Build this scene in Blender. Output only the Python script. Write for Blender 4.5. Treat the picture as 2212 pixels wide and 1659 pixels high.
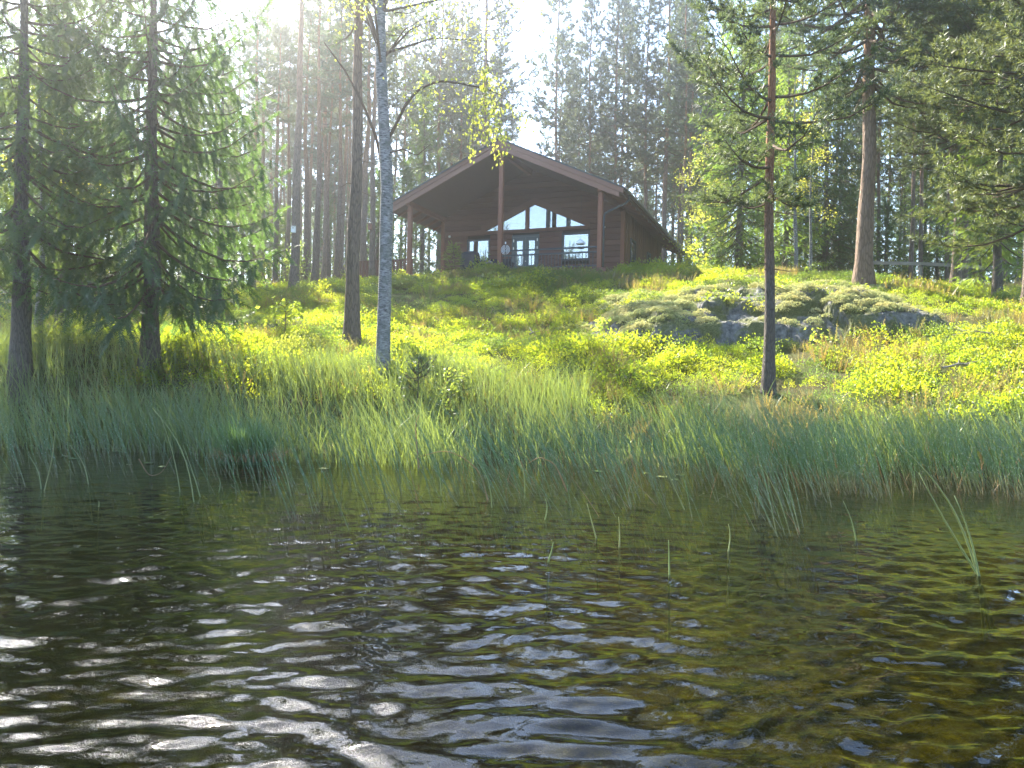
import bpy, math, random
import numpy as np
from mathutils import Vector, Matrix

for _o in list(bpy.data.objects):
    bpy.data.objects.remove(_o)
SC = bpy.context.scene
COL = SC.collection

# ------------------------------------------------------------------ camera, sky, sun, exposure
CAM_H, FPX, HOR, ROLL = 1.3, 1662.0, 828.0, 0.02
cam_d = bpy.data.cameras.new('camera')
cam_d.sensor_width = 36.0
cam_d.lens = 36.0 * FPX / 2212.0
cam_d.clip_start = 0.05
cam_d.clip_end = 3000
cam = bpy.data.objects.new('camera', cam_d)
COL.objects.link(cam)
cam.matrix_world = Matrix.Translation((0, 0, CAM_H)) @ Matrix.Rotation(math.pi / 2, 4, 'X') @ Matrix.Rotation(ROLL, 4, 'Z')
SC.camera = cam

SUN_AZ, SUN_EL = math.radians(-33.0), math.radians(43.0)      # azimuth from +Y towards +X
SUN_DIR = Vector((math.sin(SUN_AZ) * math.cos(SUN_EL), math.cos(SUN_AZ) * math.cos(SUN_EL), math.sin(SUN_EL)))
world = bpy.data.worlds.new('World')
SC.world = world
world.use_nodes = True
wn = world.node_tree
sky = wn.nodes.new('ShaderNodeTexSky')
sky.sky_type = 'NISHITA'
sky.sun_disc = False
sky.sun_elevation = SUN_EL
sky.sun_rotation = SUN_AZ
sky.air_density = 1.0
sky.dust_density = 0.6
sky.ozone_density = 1.0
bg = wn.nodes['Background']
bg.inputs['Strength'].default_value = 0.12
wn.links.new(sky.outputs[0], bg.inputs['Color'])

sun_d = bpy.data.lights.new('sun', 'SUN')
sun_d.energy = 5.0
sun_d.angle = math.radians(0.6)
sun_d.color = (1.0, 0.93, 0.80)
sun = bpy.data.objects.new('sun', sun_d)
COL.objects.link(sun)
sun.rotation_euler = SUN_DIR.to_track_quat('Z', 'Y').to_euler()
sun.location = SUN_DIR * 80

SC.view_settings.view_transform = 'Standard'
SC.view_settings.look = 'None'
SC.view_settings.exposure = 2.8
SC.view_settings.gamma = 1.0
SC.view_settings.use_curve_mapping = False
SC.render.engine = 'CYCLES'
SC.cycles.use_denoising = True
SC.cycles.max_bounces = 8
SC.cycles.transparent_max_bounces = 12
SC.cycles.volume_bounces = 1
SC.cycles.caustics_reflective = False
SC.cycles.caustics_refractive = False
SC.cycles.sample_clamp_indirect = 6.0

# ------------------------------------------------------------------ helpers
def unroll(px, py):
    dx, dy = px - 1106.0, py - HOR
    c, s = math.cos(ROLL), math.sin(ROLL)
    return dx * c + dy * s, -dx * s + dy * c

def at(px, py, Y):
    dx, dy = unroll(px, py)
    return np.array((dx / FPX * Y, Y, CAM_H - dy / FPX * Y))

def tag(o, label, cat, group=None, kind=None):
    if label: o['label'] = label
    if cat: o['category'] = cat
    if group: o['group'] = group
    if kind: o['kind'] = kind
    return o

def link(o, parent=None):
    COL.objects.link(o)
    if parent is not None:
        o.parent = parent
    return o

def empty(name, loc=(0, 0, 0), rz=0.0):
    o = bpy.data.objects.new(name, None)
    o.empty_display_size = 0.2
    o.location = loc
    o.rotation_euler = (0, 0, rz)
    COL.objects.link(o)
    return o

def mk_mesh(name, V, faces, mat=None, smooth=False):
    """V (N,3); faces: list of (M,k) int arrays"""
    me = bpy.data.meshes.new(name)
    V = np.asarray(V, dtype=np.float32)
    if not isinstance(faces, (list, tuple)):
        faces = [faces]
    faces = [np.asarray(f, dtype=np.int32) for f in faces if len(f)]
    me.vertices.add(len(V))
    me.vertices.foreach_set('co', V.ravel())
    nl = sum(f.size for f in faces)
    npoly = sum(len(f) for f in faces)
    me.loops.add(nl)
    me.polygons.add(npoly)
    me.loops.foreach_set('vertex_index', np.concatenate([f.ravel() for f in faces]))
    starts, o = [], 0
    for f in faces:
        k = f.shape[1]
        starts.append(o + np.arange(len(f)) * k)
        o += f.size
    me.polygons.foreach_set('loop_start', np.concatenate(starts).astype(np.int32))
    me.polygons.foreach_set('use_smooth', np.full(npoly, bool(smooth)))
    me.update(calc_edges=True)
    me.validate()
    if mat is not None:
        me.materials.append(mat)
    return me

def mobj(name, me, parent=None):
    return link(bpy.data.objects.new(name, me), parent)

class Geo:
    """collects quads and tris of one mesh"""
    def __init__(s):
        s.v, s.q, s.t, s.n = [], [], [], 0
    def add(s, V, Q=None, T=None):
        V = np.asarray(V, dtype=np.float64).reshape(-1, 3)
        if Q is not None and len(Q): s.q.append(np.asarray(Q) + s.n)
        if T is not None and len(T): s.t.append(np.asarray(T) + s.n)
        s.v.append(V); s.n += len(V)
    def tube(s, P, R, sides=6, cap=True):
        P = np.asarray(P, float); R = np.asarray(R, float) * np.ones(len(P))
        d = np.gradient(P, axis=0)
        d /= np.linalg.norm(d, axis=1)[:, None] + 1e-9
        ref = np.array((0.0, 0.0, 1.0)) if abs(d[0][2]) < 0.9 else np.array((1.0, 0.0, 0.0))
        a = np.cross(d, ref); a /= np.linalg.norm(a, axis=1)[:, None] + 1e-9
        b = np.cross(d, a)
        ang = np.arange(sides) * 2 * math.pi / sides
        V = P[:, None, :] + R[:, None, None] * (np.cos(ang)[None, :, None] * a[:, None, :] + np.sin(ang)[None, :, None] * b[:, None, :])
        n = len(P)
        i = np.arange(n - 1)[:, None] * sides; j = np.arange(sides)[None, :]; j2 = (j + 1) % sides
        Q = np.stack([i + j, i + j2, i + sides + j2, i + sides + j], -1).reshape(-1, 4)
        T = None
        V = V.reshape(-1, 3)
        if cap:
            V = np.vstack([V, P[-1:]])
            e = (n - 1) * sides
            T = np.stack([e + np.arange(sides), e + (np.arange(sides) + 1) % sides, np.full(sides, n * sides)], -1)
        s.add(V, Q, T)
    def box(s, c, h, R=None):
        c = np.asarray(c, float); h = np.asarray(h, float)
        k = np.array([(-1,-1,-1),(1,-1,-1),(1,1,-1),(-1,1,-1),(-1,-1,1),(1,-1,1),(1,1,1),(-1,1,1)], float) * h
        if R is not None: k = k @ np.asarray(R).T
        s.hexa(k + c)
    def hexa(s, k):
        s.add(k, [(3,2,1,0),(4,5,6,7),(0,1,5,4),(1,2,6,5),(2,3,7,6),(3,0,4,7)])
    def mesh(s, name, mat, smooth=False):
        V = np.vstack(s.v)
        F = []
        if s.q: F.append(np.vstack(s.q))
        if s.t: F.append(np.vstack(s.t))
        return mk_mesh(name, V, F, mat, smooth)
    def obj(s, name, mat, parent=None, smooth=False):
        return mobj(name, s.mesh(name, mat, smooth), parent)

def bx(name, mat, parent, x0, x1, y0, y1, z0, z1):
    g = Geo(); g.box(((x0+x1)/2, (y0+y1)/2, (z0+z1)/2), ((x1-x0)/2, (y1-y0)/2, (z1-z0)/2))
    return g.obj(name, mat, parent)

def basis(D, roll):
    """(N,3) directions -> (N,3,3) matrices whose third column is D"""
    D = D / (np.linalg.norm(D, axis=1)[:, None] + 1e-9)
    ref = np.where(np.abs(D[:, 2:3]) < 0.95, np.array([[0., 0., 1.]]), np.array([[1., 0., 0.]]))
    a = np.cross(ref, D); a /= np.linalg.norm(a, axis=1)[:, None] + 1e-9
    b = np.cross(D, a)
    c, s = np.cos(roll)[:, None], np.sin(roll)[:, None]
    return np.stack([a * c + b * s, -a * s + b * c, D], axis=2)

def inst_tris(tpl, P, D, roll, scale):
    """copies of a (T,3,3) template along directions D, as one triangle soup"""
    P = np.asarray(P, float); D = np.asarray(D, float)
    M = basis(D, roll) * np.asarray(scale)[:, None, None]
    V = np.einsum('nij,tkj->ntki', M, tpl) + P[:, None, None, :]
    return V.reshape(-1, 3)

def soup(name, V, mat):
    T = np.arange(len(V)).reshape(-1, 3)
    return mk_mesh(name, V, [T], mat)

# --- numpy value noise
_rs = np.random.RandomState(7)
_perm = _rs.rand(256, 256)
def vnoise(x, y):
    x = np.asarray(x, float); y = np.asarray(y, float)
    xi = np.floor(x).astype(int); yi = np.floor(y).astype(int)
    fx = x - xi; fy = y - yi
    fx = fx * fx * (3 - 2 * fx); fy = fy * fy * (3 - 2 * fy)
    g = lambda a, b: _perm[a & 255, b & 255]
    return (g(xi, yi) * (1 - fx) + g(xi + 1, yi) * fx) * (1 - fy) + (g(xi, yi + 1) * (1 - fx) + g(xi + 1, yi + 1) * fx) * fy
def fbm(x, y, o=4):
    r, a, t = 0.0, 1.0, 0.0
    for k in range(o):
        r = r + a * vnoise(x * 2 ** k + 17.3 * k, y * 2 ** k + 5.1 * k); t += a; a *= 0.5
    return r / t - 0.5
def sstep(x, a, b):
    t = np.clip((np.asarray(x, float) - a) / (b - a), 0, 1)
    return t * t * (3 - 2 * t)

# ------------------------------------------------------------------ materials
class NT:
    def __init__(s, name):
        s.m = bpy.data.materials.new(name)
        s.m.use_nodes = True
        s.t = s.m.node_tree
        s.t.nodes.clear()
        s.out = s.t.nodes.new('ShaderNodeOutputMaterial')
    def n(s, typ, ins=None, **kw):
        nd = s.t.nodes.new(typ)
        for k, v in kw.items(): setattr(nd, k, v)
        for k, v in (ins or {}).items():
            sk = nd.inputs[k]
            if hasattr(v, 'is_output') or isinstance(v, bpy.types.NodeSocket): s.t.links.new(v, sk)
            else: sk.default_value = v
        return nd
    def mixc(s, f, a, b, mode='MIX'):
        nd = s.n('ShaderNodeMix', data_type='RGBA', blend_type=mode)
        for k, v in ((0, f), (6, a), (7, b)):
            if isinstance(v, bpy.types.NodeSocket): s.t.links.new(v, nd.inputs[k])
            elif k == 0: nd.inputs[k].default_value = v
            else: nd.inputs[k].default_value = (*v, 1)
        return nd.outputs[2]
    def ramp(s, f, stops):
        nd = s.n('ShaderNodeValToRGB', {0: f})
        cr = nd.color_ramp
        while len(cr.elements) < len(stops): cr.elements.new(0.5)
        for e, (p, c) in zip(cr.elements, stops):
            e.position = p; e.color = (*c, 1) if len(c) == 3 else c
        return nd.outputs[0]
    def coords(s, kind='Object', scale=(1, 1, 1)):
        tc = s.n('ShaderNodeTexCoord')
        mp = s.n('ShaderNodeMapping', {0: tc.outputs[kind], 3: scale})
        return mp.outputs[0]
    def noise(s, vec, scale, detail=4, rough=0.6):
        return s.n('ShaderNodeTexNoise', {'Vector': vec, 'Scale': scale, 'Detail': detail, 'Roughness': rough}).outputs[0]
    def bump(s, h, strength=0.5, dist=0.02):
        return s.n('ShaderNodeBump', {'Height': h, 'Strength': strength, 'Distance': dist}).outputs[0]
    def surf(s, sh):
        s.t.links.new(sh, s.out.inputs[0]); return s.m
    def principled(s, col, rough=0.7, normal=None, spec=0.3, **kw):
        ins = {'Roughness': rough, 'Specular IOR Level': spec}
        if isinstance(col, bpy.types.NodeSocket): ins['Base Color'] = col
        else: ins['Base Color'] = (*col, 1)
        if normal is not None: ins['Normal'] = normal
        ins.update(kw)
        return s.surf(s.n('ShaderNodeBsdfPrincipled', ins).outputs[0])

def leaf_mat(name, a, b, tr, tfac=0.5, gloss=0.04, nscale=1.2, grough=0.45):
    """thin leaves: two reflect colours mixed by place and by plant, and the light that comes through"""
    t = NT(name)
    oi = t.n('ShaderNodeObjectInfo').outputs['Random']
    geo = t.n('ShaderNodeNewGeometry')
    ns = t.noise(geo.outputs['Position'], nscale, 3, 0.6)
    f = t.n('ShaderNodeMath', {0: ns, 1: oi}, operation='ADD').outputs[0]
    f = t.n('ShaderNodeMapRange', {0: f, 1: 0.55, 2: 1.45}).outputs[0]
    c = t.mixc(f, a, b)
    ct = t.mixc(f, tr, tuple(x * y for x, y in zip(tr, (1.25, 0.95, 0.7))))
    d = t.n('ShaderNodeBsdfDiffuse', {0: c}).outputs[0]
    tl = t.n('ShaderNodeBsdfTranslucent', {0: ct}).outputs[0]
    m = t.n('ShaderNodeMixShader', {0: tfac, 1: d, 2: tl}).outputs[0]
    if gloss > 0:
        g = t.n('ShaderNodeBsdfGlossy', {0: (1, 1, 1, 1), 'Roughness': grough}).outputs[0]
        m = t.n('ShaderNodeMixShader', {0: gloss, 1: m, 2: g}).outputs[0]
    return t.surf(m)

M = {}
M['pine_needles'] = leaf_mat('pine_needles', (0.035, 0.065, 0.030), (0.060, 0.095, 0.035), (0.12, 0.18, 0.06), 0.40, 0.03)
M['far_needles'] = leaf_mat('far_needles', (0.040, 0.065, 0.040), (0.075, 0.095, 0.050), (0.11, 0.15, 0.065), 0.42, 0.03, 0.5)
M['spruce_needles'] = leaf_mat('spruce_needles', (0.030, 0.060, 0.022), (0.060, 0.105, 0.028), (0.14, 0.24, 0.05), 0.42, 0.03)
M['young_spruce'] = leaf_mat('young_spruce', (0.05, 0.11, 0.025), (0.09, 0.16, 0.03), (0.26, 0.40, 0.05), 0.5, 0.03)
M['birch_leaf'] = leaf_mat('birch_leaf', (0.07, 0.12, 0.02), (0.10, 0.15, 0.025), (0.40, 0.46, 0.05), 0.6, 0.05)
M['maple_leaf'] = leaf_mat('maple_leaf', (0.10, 0.15, 0.02), (0.12, 0.17, 0.02), (0.42, 0.55, 0.05), 0.60, 0.04)
M['bilberry'] = leaf_mat('bilberry', (0.035, 0.095, 0.012), (0.115, 0.150, 0.018), (0.38, 0.52, 0.022), 0.55, 0.03, 0.45, 0.45)
M['dark_bilberry'] = leaf_mat('dark_bilberry', (0.028, 0.070, 0.018), (0.055, 0.095, 0.022), (0.20, 0.32, 0.04), 0.48, 0.03, 0.45, 0.45)
M['heather'] = leaf_mat('heather', (0.075, 0.085, 0.030), (0.13, 0.105, 0.045), (0.32, 0.29, 0.08), 0.45, 0.04, 0.7)
M['shrub_leaf'] = leaf_mat('shrub_leaf', (0.05, 0.10, 0.02), (0.08, 0.13, 0.025), (0.28, 0.38, 0.05), 0.55, 0.05)
M['fern'] = leaf_mat('fern', (0.07, 0.12, 0.03), (0.10, 0.14, 0.03), (0.32, 0.40, 0.07), 0.5, 0.05)
M['sedge'] = leaf_mat('sedge', (0.060, 0.120, 0.038), (0.110, 0.160, 0.040), (0.18, 0.30, 0.07), 0.42, 0.05, 0.8)
M['dry_grass'] = leaf_mat('dry_grass', (0.20, 0.15, 0.07), (0.28, 0.20, 0.09), (0.36, 0.26, 0.10), 0.4, 0.03)
M['lichen'] = leaf_mat('lichen', (0.31, 0.34, 0.16), (0.50, 0.50, 0.30), (0.44, 0.48, 0.20), 0.3, 0.0, 2.0)

def reed_material():
    t = NT('reed_stem')
    geo = t.n('ShaderNodeNewGeometry')
    sx = t.n('ShaderNodeSeparateXYZ', {0: geo.outputs['Position']})
    ns = t.noise(geo.outputs['Position'], 1.5, 2)
    wob = t.noise(geo.outputs['Position'], 9.0, 1)
    z = t.n('ShaderNodeMath', {0: sx.outputs[2], 1: 9.0}, operation='MULTIPLY').outputs[0]
    z = t.n('ShaderNodeMath', {0: z, 1: wob}, operation='ADD').outputs[0]
    fr = t.n('ShaderNodeMath', {0: z}, operation='FRACT').outputs[0]
    band = t.n('ShaderNodeMath', {0: fr, 1: 0.86}, operation='GREATER_THAN').outputs[0]
    c = t.mixc(ns, (0.050, 0.115, 0.050), (0.100, 0.165, 0.050))
    c = t.mixc(t.n('ShaderNodeMath', {0: band, 1: 0.55}, operation='MULTIPLY').outputs[0], c, (0.34, 0.38, 0.32))
    low = t.n('ShaderNodeMapRange', {0: sx.outputs[2], 1: 0.30, 2: 0.02}).outputs[0]
    low = t.n('ShaderNodeMath', {0: low, 1: 0.7}, operation='MULTIPLY').outputs[0]
    c = t.mixc(low, c, (0.16, 0.10, 0.045))
    d = t.n('ShaderNodeBsdfPrincipled', {'Base Color': c, 'Roughness': 0.4, 'Specular IOR Level': 0.4}).outputs[0]
    tl = t.n('ShaderNodeBsdfTranslucent', {0: (0.20, 0.34, 0.08, 1)}).outputs[0]
    return t.surf(t.n('ShaderNodeMixShader', {0: 0.30, 1: d, 2: tl}).outputs[0])
M['reed'] = reed_material()
M['bright_reed'] = leaf_mat('bright_reed', (0.16, 0.22, 0.07), (0.22, 0.26, 0.09), (0.30, 0.36, 0.08), 0.35, 0.06, 2.0)

def bark_material(name, low, low2, high, h0, h1, scale=1.0):
    t = NT(name)
    v = t.coords('Object', (9 * scale, 9 * scale, 1.5 * scale))
    vor = t.n('ShaderNodeTexVoronoi', {'Vector': v, 'Scale': 2.2, 'Randomness': 1.0}, feature='DISTANCE_TO_EDGE').outputs['Distance']
    nz = t.noise(v, 3.0, 6, 0.7)
    plate = t.n('ShaderNodeMapRange', {0: vor, 1: 0.0, 2: 0.25}).outputs[0]
    hgt = t.n('ShaderNodeMath', {0: plate, 1: nz}, operation='MULTIPLY').outputs[0]
    base = t.mixc(nz, low, low2)
    tc = t.n('ShaderNodeTexCoord')
    z = t.n('ShaderNodeSeparateXYZ', {0: tc.outputs['Object']}).outputs[2]
    zz = t.n('ShaderNodeMath', {0: z, 1: nz}, operation='ADD').outputs[0]
    f = t.n('ShaderNodeMapRange', {0: zz, 1: h0, 2: h1}).outputs[0]
    c = t.mixc(f, base, high)
    crack = t.n('ShaderNodeMapRange', {0: plate, 1: 0.0, 2: 0.7, 3: 0.55, 4: 1.0}).outputs[0]
    c = t.mixc(1.0, c, t.n('ShaderNodeCombineColor', {0: crack, 1: crack, 2: crack}).outputs[0], 'MULTIPLY')
    return t.principled(c, 0.9, t.bump(hgt, 0.9, 0.03), 0.15)
M['pine_bark'] = bark_material('pine_bark', (0.10, 0.075, 0.060), (0.22, 0.17, 0.14), (0.27, 0.14, 0.075), 5.5, 11.0)
M['old_pine_bark'] = bark_material('old_pine_bark', (0.12, 0.085, 0.060), (0.27, 0.19, 0.14), (0.30, 0.15, 0.075), 6.0, 10.0, 0.8)
M['young_pine_bark'] = bark_material('young_pine_bark', (0.07, 0.060, 0.055), (0.15, 0.125, 0.11), (0.27, 0.125, 0.065), 2.6, 5.5, 1.6)
M['spruce_bark'] = bark_material('spruce_bark', (0.085, 0.070, 0.060), (0.17, 0.145, 0.13), (0.12, 0.09, 0.07), 6.0, 12.0, 1.5)
M['twig'] = NT('twig'); M['twig'] = M['twig'].principled((0.095, 0.065, 0.045), 0.9, None, 0.1)
def birch_bark():
    t = NT('birch_bark')
    v = t.coords('Object', (5, 5, 22))
    n1 = t.noise(v, 2.2, 4, 0.65)
    v2 = t.coords('Object', (3, 3, 3))
    n2 = t.noise(v2, 2.0, 4, 0.6)
    c = t.ramp(n1, [(0.38, (0.04, 0.037, 0.037)), (0.48, (0.19, 0.185, 0.185)), (0.78, (0.38, 0.37, 0.37))])
    c = t.mixc(t.n('ShaderNodeMapRange', {0: n2, 1: 0.45, 2: 0.66}).outputs[0], c, (0.11, 0.115, 0.105))
    tc = t.n('ShaderNodeTexCoord')
    z = t.n('ShaderNodeSeparateXYZ', {0: tc.outputs['Object']}).outputs[2]
    f = t.n('ShaderNodeMapRange', {0: z, 1: 0.5, 2: 0.0}).outputs[0]
    c = t.mixc(f, c, (0.16, 0.15, 0.14))
    return t.principled(c, 0.75, t.bump(n1, 0.5, 0.012), 0.25)
M['birch_bark'] = birch_bark()

def wood(name, a, b, rough=0.75, scale=(1.5, 14, 14)):
    t = NT(name)
    v = t.coords('Object', scale)
    n = t.noise(v, 1.5, 5, 0.65)
    oi = t.n('ShaderNodeObjectInfo').outputs['Random']
    c = t.mixc(n, a, b)
    k = t.n('ShaderNodeMapRange', {0: oi, 3: 0.82, 4: 1.12}).outputs[0]
    c = t.mixc(1.0, c, t.n('ShaderNodeCombineColor', {0: k, 1: k, 2: k}).outputs[0], 'MULTIPLY')
    return t.principled(c, rough, t.bump(n, 0.25, 0.006), 0.25)
M['siding'] = wood('siding', (0.105, 0.050, 0.038), (0.150, 0.072, 0.054))
M['side_board'] = wood('side_board', (0.125, 0.062, 0.036), (0.175, 0.090, 0.055), scale=(14, 14, 1.5))
M['fascia'] = wood('fascia', (0.15, 0.080, 0.058), (0.20, 0.105, 0.078))
M['post'] = wood('post', (0.165, 0.070, 0.045), (0.22, 0.095, 0.06), scale=(14, 14, 1.5))
M['soffit'] = wood('soffit', (0.10, 0.060, 0.048), (0.145, 0.088, 0.07), scale=(14, 1.5, 14))
M['grey_wood'] = wood('grey_wood', (0.19, 0.165, 0.135), (0.28, 0.25, 0.21))
M['roofing'] = NT('roofing').principled((0.055, 0.058, 0.062), 0.75)
M['dark_trim'] = NT('dark_trim').principled((0.040, 0.050, 0.058), 0.5)
M['zinc'] = NT('zinc').principled((0.11, 0.125, 0.14), 0.45, None, 0.5, Metallic=0.3)
M['door_paint'] = NT('door_paint').principled((0.085, 0.105, 0.115), 0.5)
M['white_paint'] = NT('white_paint').principled((0.78, 0.78, 0.76), 0.5)
M['frosted_white'] = NT('frosted_white').principled((0.72, 0.74, 0.78), 0.35)
M['dark_metal'] = NT('dark_metal').principled((0.025, 0.025, 0.028), 0.45, None, 0.5)
M['cover_fabric'] = NT('cover_fabric').principled((0.018, 0.020, 0.026), 0.8)
M['dark_core'] = NT('dark_core').principled((0.045, 0.035, 0.03), 0.9)  # dark colour stands in for the shade of an unlit interior
def glass():
    t = NT('window_glass')
    g = t.n('ShaderNodeBsdfGlossy', {0: (1, 1, 1, 1), 'Roughness': 0.0}).outputs[0]
    p = t.n('ShaderNodeBsdfTransparent', {0: (0.8, 0.85, 0.85, 1)}).outputs[0]
    return t.surf(t.n('ShaderNodeMixShader', {0: 0.24, 1: p, 2: g}).outputs[0])
M['glass'] = glass()

def ground_material():
    t = NT('forest_floor')
    geo = t.n('ShaderNodeNewGeometry').outputs['Position']
    n1 = t.noise(geo, 0.9, 5, 0.65); n2 = t.noise(geo, 9.0, 5, 0.7); n3 = t.noise(geo, 60.0, 3, 0.7)
    c = t.ramp(n2, [(0.3, (0.035, 0.024, 0.014)), (0.5, (0.075, 0.06, 0.028)), (0.7, (0.06, 0.085, 0.022))])
    c = t.mixc(t.n('ShaderNodeMapRange', {0: n1, 1: 0.42, 2: 0.6}).outputs[0], c, t.ramp(n3, [(0.35, (0.05, 0.075, 0.018)), (0.7, (0.11, 0.12, 0.035))]))
    z = t.n('ShaderNodeSeparateXYZ', {0: geo}).outputs[2]
    wet = t.n('ShaderNodeMapRange', {0: z, 1: 0.35, 2: 0.0}).outputs[0]
    bed = t.ramp(n2, [(0.32, (0.022, 0.022, 0.008)), (0.55, (0.070, 0.075, 0.020)), (0.72, (0.15, 0.155, 0.035))])
    c = t.mixc(wet, c, bed)
    hh = t.n('ShaderNodeMath', {0: n2, 1: n3}, operation='ADD').outputs[0]
    return t.principled(c, 0.95, t.bump(hh, 0.7, 0.05), 0.1)
M['ground'] = ground_material()

def rock_material():
    t = NT('lichened_rock')
    v = t.coords('Object')
    n1 = t.noise(v, 1.4, 6, 0.65); n2 = t.noise(v, 7.0, 6, 0.7); n3 = t.noise(v, 30.0, 4, 0.7)
    c = t.ramp(n2, [(0.32, (0.05, 0.05, 0.05)), (0.5, (0.14, 0.137, 0.135)), (0.70, (0.26, 0.25, 0.24))])
    c = t.mixc(t.n('ShaderNodeMapRange', {0: n1, 1: 0.44, 2: 0.54}).outputs[0], c, t.ramp(n3, [(0.35, (0.06, 0.07, 0.025)), (0.65, (0.16, 0.16, 0.07))]))
    hh = t.n('ShaderNodeMath', {0: n2, 1: n3}, operation='ADD').outputs[0]
    return t.principled(c, 0.92, t.bump(hh, 0.9, 0.05), 0.15)
M['rock'] = rock_material()

def water_material():
    t = NT('lake_water')
    v = t.n('ShaderNodeNewGeometry').outputs['Position']
    mp = t.n('ShaderNodeMapping', {0: v, 2: (0, 0, 0.25), 3: (0.55, 1.0, 1.0)}).outputs[0]
    n1 = t.noise(mp, 11.0, 1.5, 0.5)
    nb = t.bump(n1, 0.40, 0.02)
    fr = t.n('ShaderNodeFresnel', {'IOR': 1.333, 'Normal': nb}).outputs[0]
    gl = t.n('ShaderNodeBsdfGlossy', {0: (1, 1, 1, 1), 'Roughness': 0.015, 'Normal': nb}).outputs[0]
    tr = t.n('ShaderNodeBsdfTransparent', {0: (0.46, 0.42, 0.12, 1)}).outputs[0]
    return t.surf(t.n('ShaderNodeMixShader', {0: fr, 1: tr, 2: gl}).outputs[0])
M['water'] = water_material()
M['lily'] = leaf_mat('lily', (0.07, 0.12, 0.03), (0.12, 0.14, 0.04), (0.2, 0.25, 0.05), 0.2, 0.06, 2.0, 0.35)

# ------------------------------------------------------------------ terrain
_sx = np.array([-400, -30, -14, -8, -3, 0, 4, 8, 12, 30, 400.])
_sy = np.array([16, 15.5, 14.8, 14.3, 13.7, 13.2, 12.7, 11.8, 11.2, 10, 10.])
def shore(X): return np.interp(X, _sx, _sy)

_ctrl = []
for px, py, Y in [(48, 800, 15.5), (323, 795, 16), (580, 790, 17), (757, 735, 19.5), (828, 795, 16), (1106, 815, 16.5), (1106, 735, 22),
                  (1106, 648, 28), (1106, 590, 32.5), (600, 715, 22), (600, 655, 30), (600, 618, 36), (300, 712, 23), (300, 660, 33), (-100, 700, 26), (-100, 790, 16),
                  (1400, 748, 18.5), (1600, 745, 18.5), (1900, 735, 18.5), (1500, 640, 24.5), (1620, 605, 27), (1858, 603, 25.5),
                  (1400, 590, 31), (2212, 665, 23), (2212, 735, 17.5), (2212, 835, 14), (1658, 835, 15.5), (1900, 850, 15), (1380, 830, 16),
                  (2050, 640, 25), (2500, 700, 20), (2500, 655, 25), (850, 598, 34), (700, 612, 36)]:
    p = at(px, py, Y); _ctrl.append((p[0], p[1], p[2] - 0.12))
for X in (-28, -14, 0, 10, 22):
    _ctrl += [(X, 42, 6.15), (X, 55, 6.4), (X, 66, 6.9)]
for X in (-28, 28):
    _ctrl += [(X, 30, 5.0), (X, 20, 2.6)]
for X in (-28, -14, -8, -3, 0, 4, 8, 12, 28):
    _ctrl.append((X, float(shore(X)) + 0.8, 0.35))
_ctrl = np.array(_ctrl)
def _U(r): return np.where(r > 1e-6, r * r * np.log(r + 1e-9), 0.0)
def _fit():
    P = _ctrl[:, :2]; n = len(P)
    K = _U(np.linalg.norm(P[:, None] - P[None], axis=2)) + np.eye(n) * 3.0
    Q = np.hstack([np.ones((n, 1)), P])
    Amat = np.vstack([np.hstack([K, Q]), np.hstack([Q.T, np.zeros((3, 3))])])
    return np.linalg.solve(Amat, np.concatenate([_ctrl[:, 2], np.zeros(3)]))
_w = _fit()
def height(X, Y):
    X = np.asarray(X, float); Y = np.asarray(Y, float)
    sh = X.shape
    X = X.ravel(); Y = Y.ravel()
    xc = np.clip(X, -28, 28); yc = np.clip(Y, 9, 66)
    z = _w[-3] + _w[-2] * xc + _w[-1] * yc
    for i in range(len(_ctrl)):
        z = z + _w[i] * _U(np.hypot(xc - _ctrl[i, 0], yc - _ctrl[i, 1]))
    s = Y - shore(X)
    land = 0.12 + (np.maximum(z, 0.30) - 0.12) * sstep(s, 0.0, 1.6)
    land = land + (fbm(X * 0.55, Y * 0.55, 4) * 0.55 + fbm(X * 2.1 + 9, Y * 2.1, 3) * 0.16) * sstep(s, 0.8, 4.0) * (1 - 0.8 * sstep(Y, 32, 36))
    bed = -0.06 + np.maximum(s, -9.0) * 0.13 + fbm(X * 0.8, Y * 0.8, 4) * 0.25 * sstep(-s, 0.2, 3)
    r = np.where(s > 0, land, np.minimum(bed, -0.03))
    k = sstep(s, -0.15, 0.15)
    r = np.minimum(bed, -0.03) * (1 - k) + land * k
    far = sstep(-Y, 40, 52)
    r = r * (1 - far) + far * (1.5 + 12 * sstep(-Y, 50, 110))
    return r.reshape(sh)

def axis(fine, step, out, grow=1.35, lim=320):
    a = list(np.arange(fine[0], fine[1] + 1e-6, step))
    d, x = step, fine[1]
    while x < lim:
        d *= grow; x += d; a.append(min(x, lim))
    d, x = step, fine[0]
    lo = []
    while x > -out:
        d *= grow; x -= d; lo.append(max(x, -out))
    return np.unique(np.array(lo + a))
gx = axis((-21, 21), 0.22, 320); gy = axis((7, 40), 0.22, 320)
GX, GY = np.meshgrid(gx, gy)
GZ = height(GX, GY)
def grid_faces(nx, ny):
    i = np.arange(ny - 1)[:, None] * nx; j = np.arange(nx - 1)[None, :]
    return np.stack([i + j, i + j + 1, i + nx + j + 1, i + nx + j], -1).reshape(-1, 4)
ground = mobj('ground', mk_mesh('ground', np.stack([GX, GY, GZ], -1).reshape(-1, 3), [grid_faces(len(gx), len(gy))], M['ground'], True))
tag(ground, 'forest floor sloping from the lake up to the cabin', None, None, 'structure')

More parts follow.
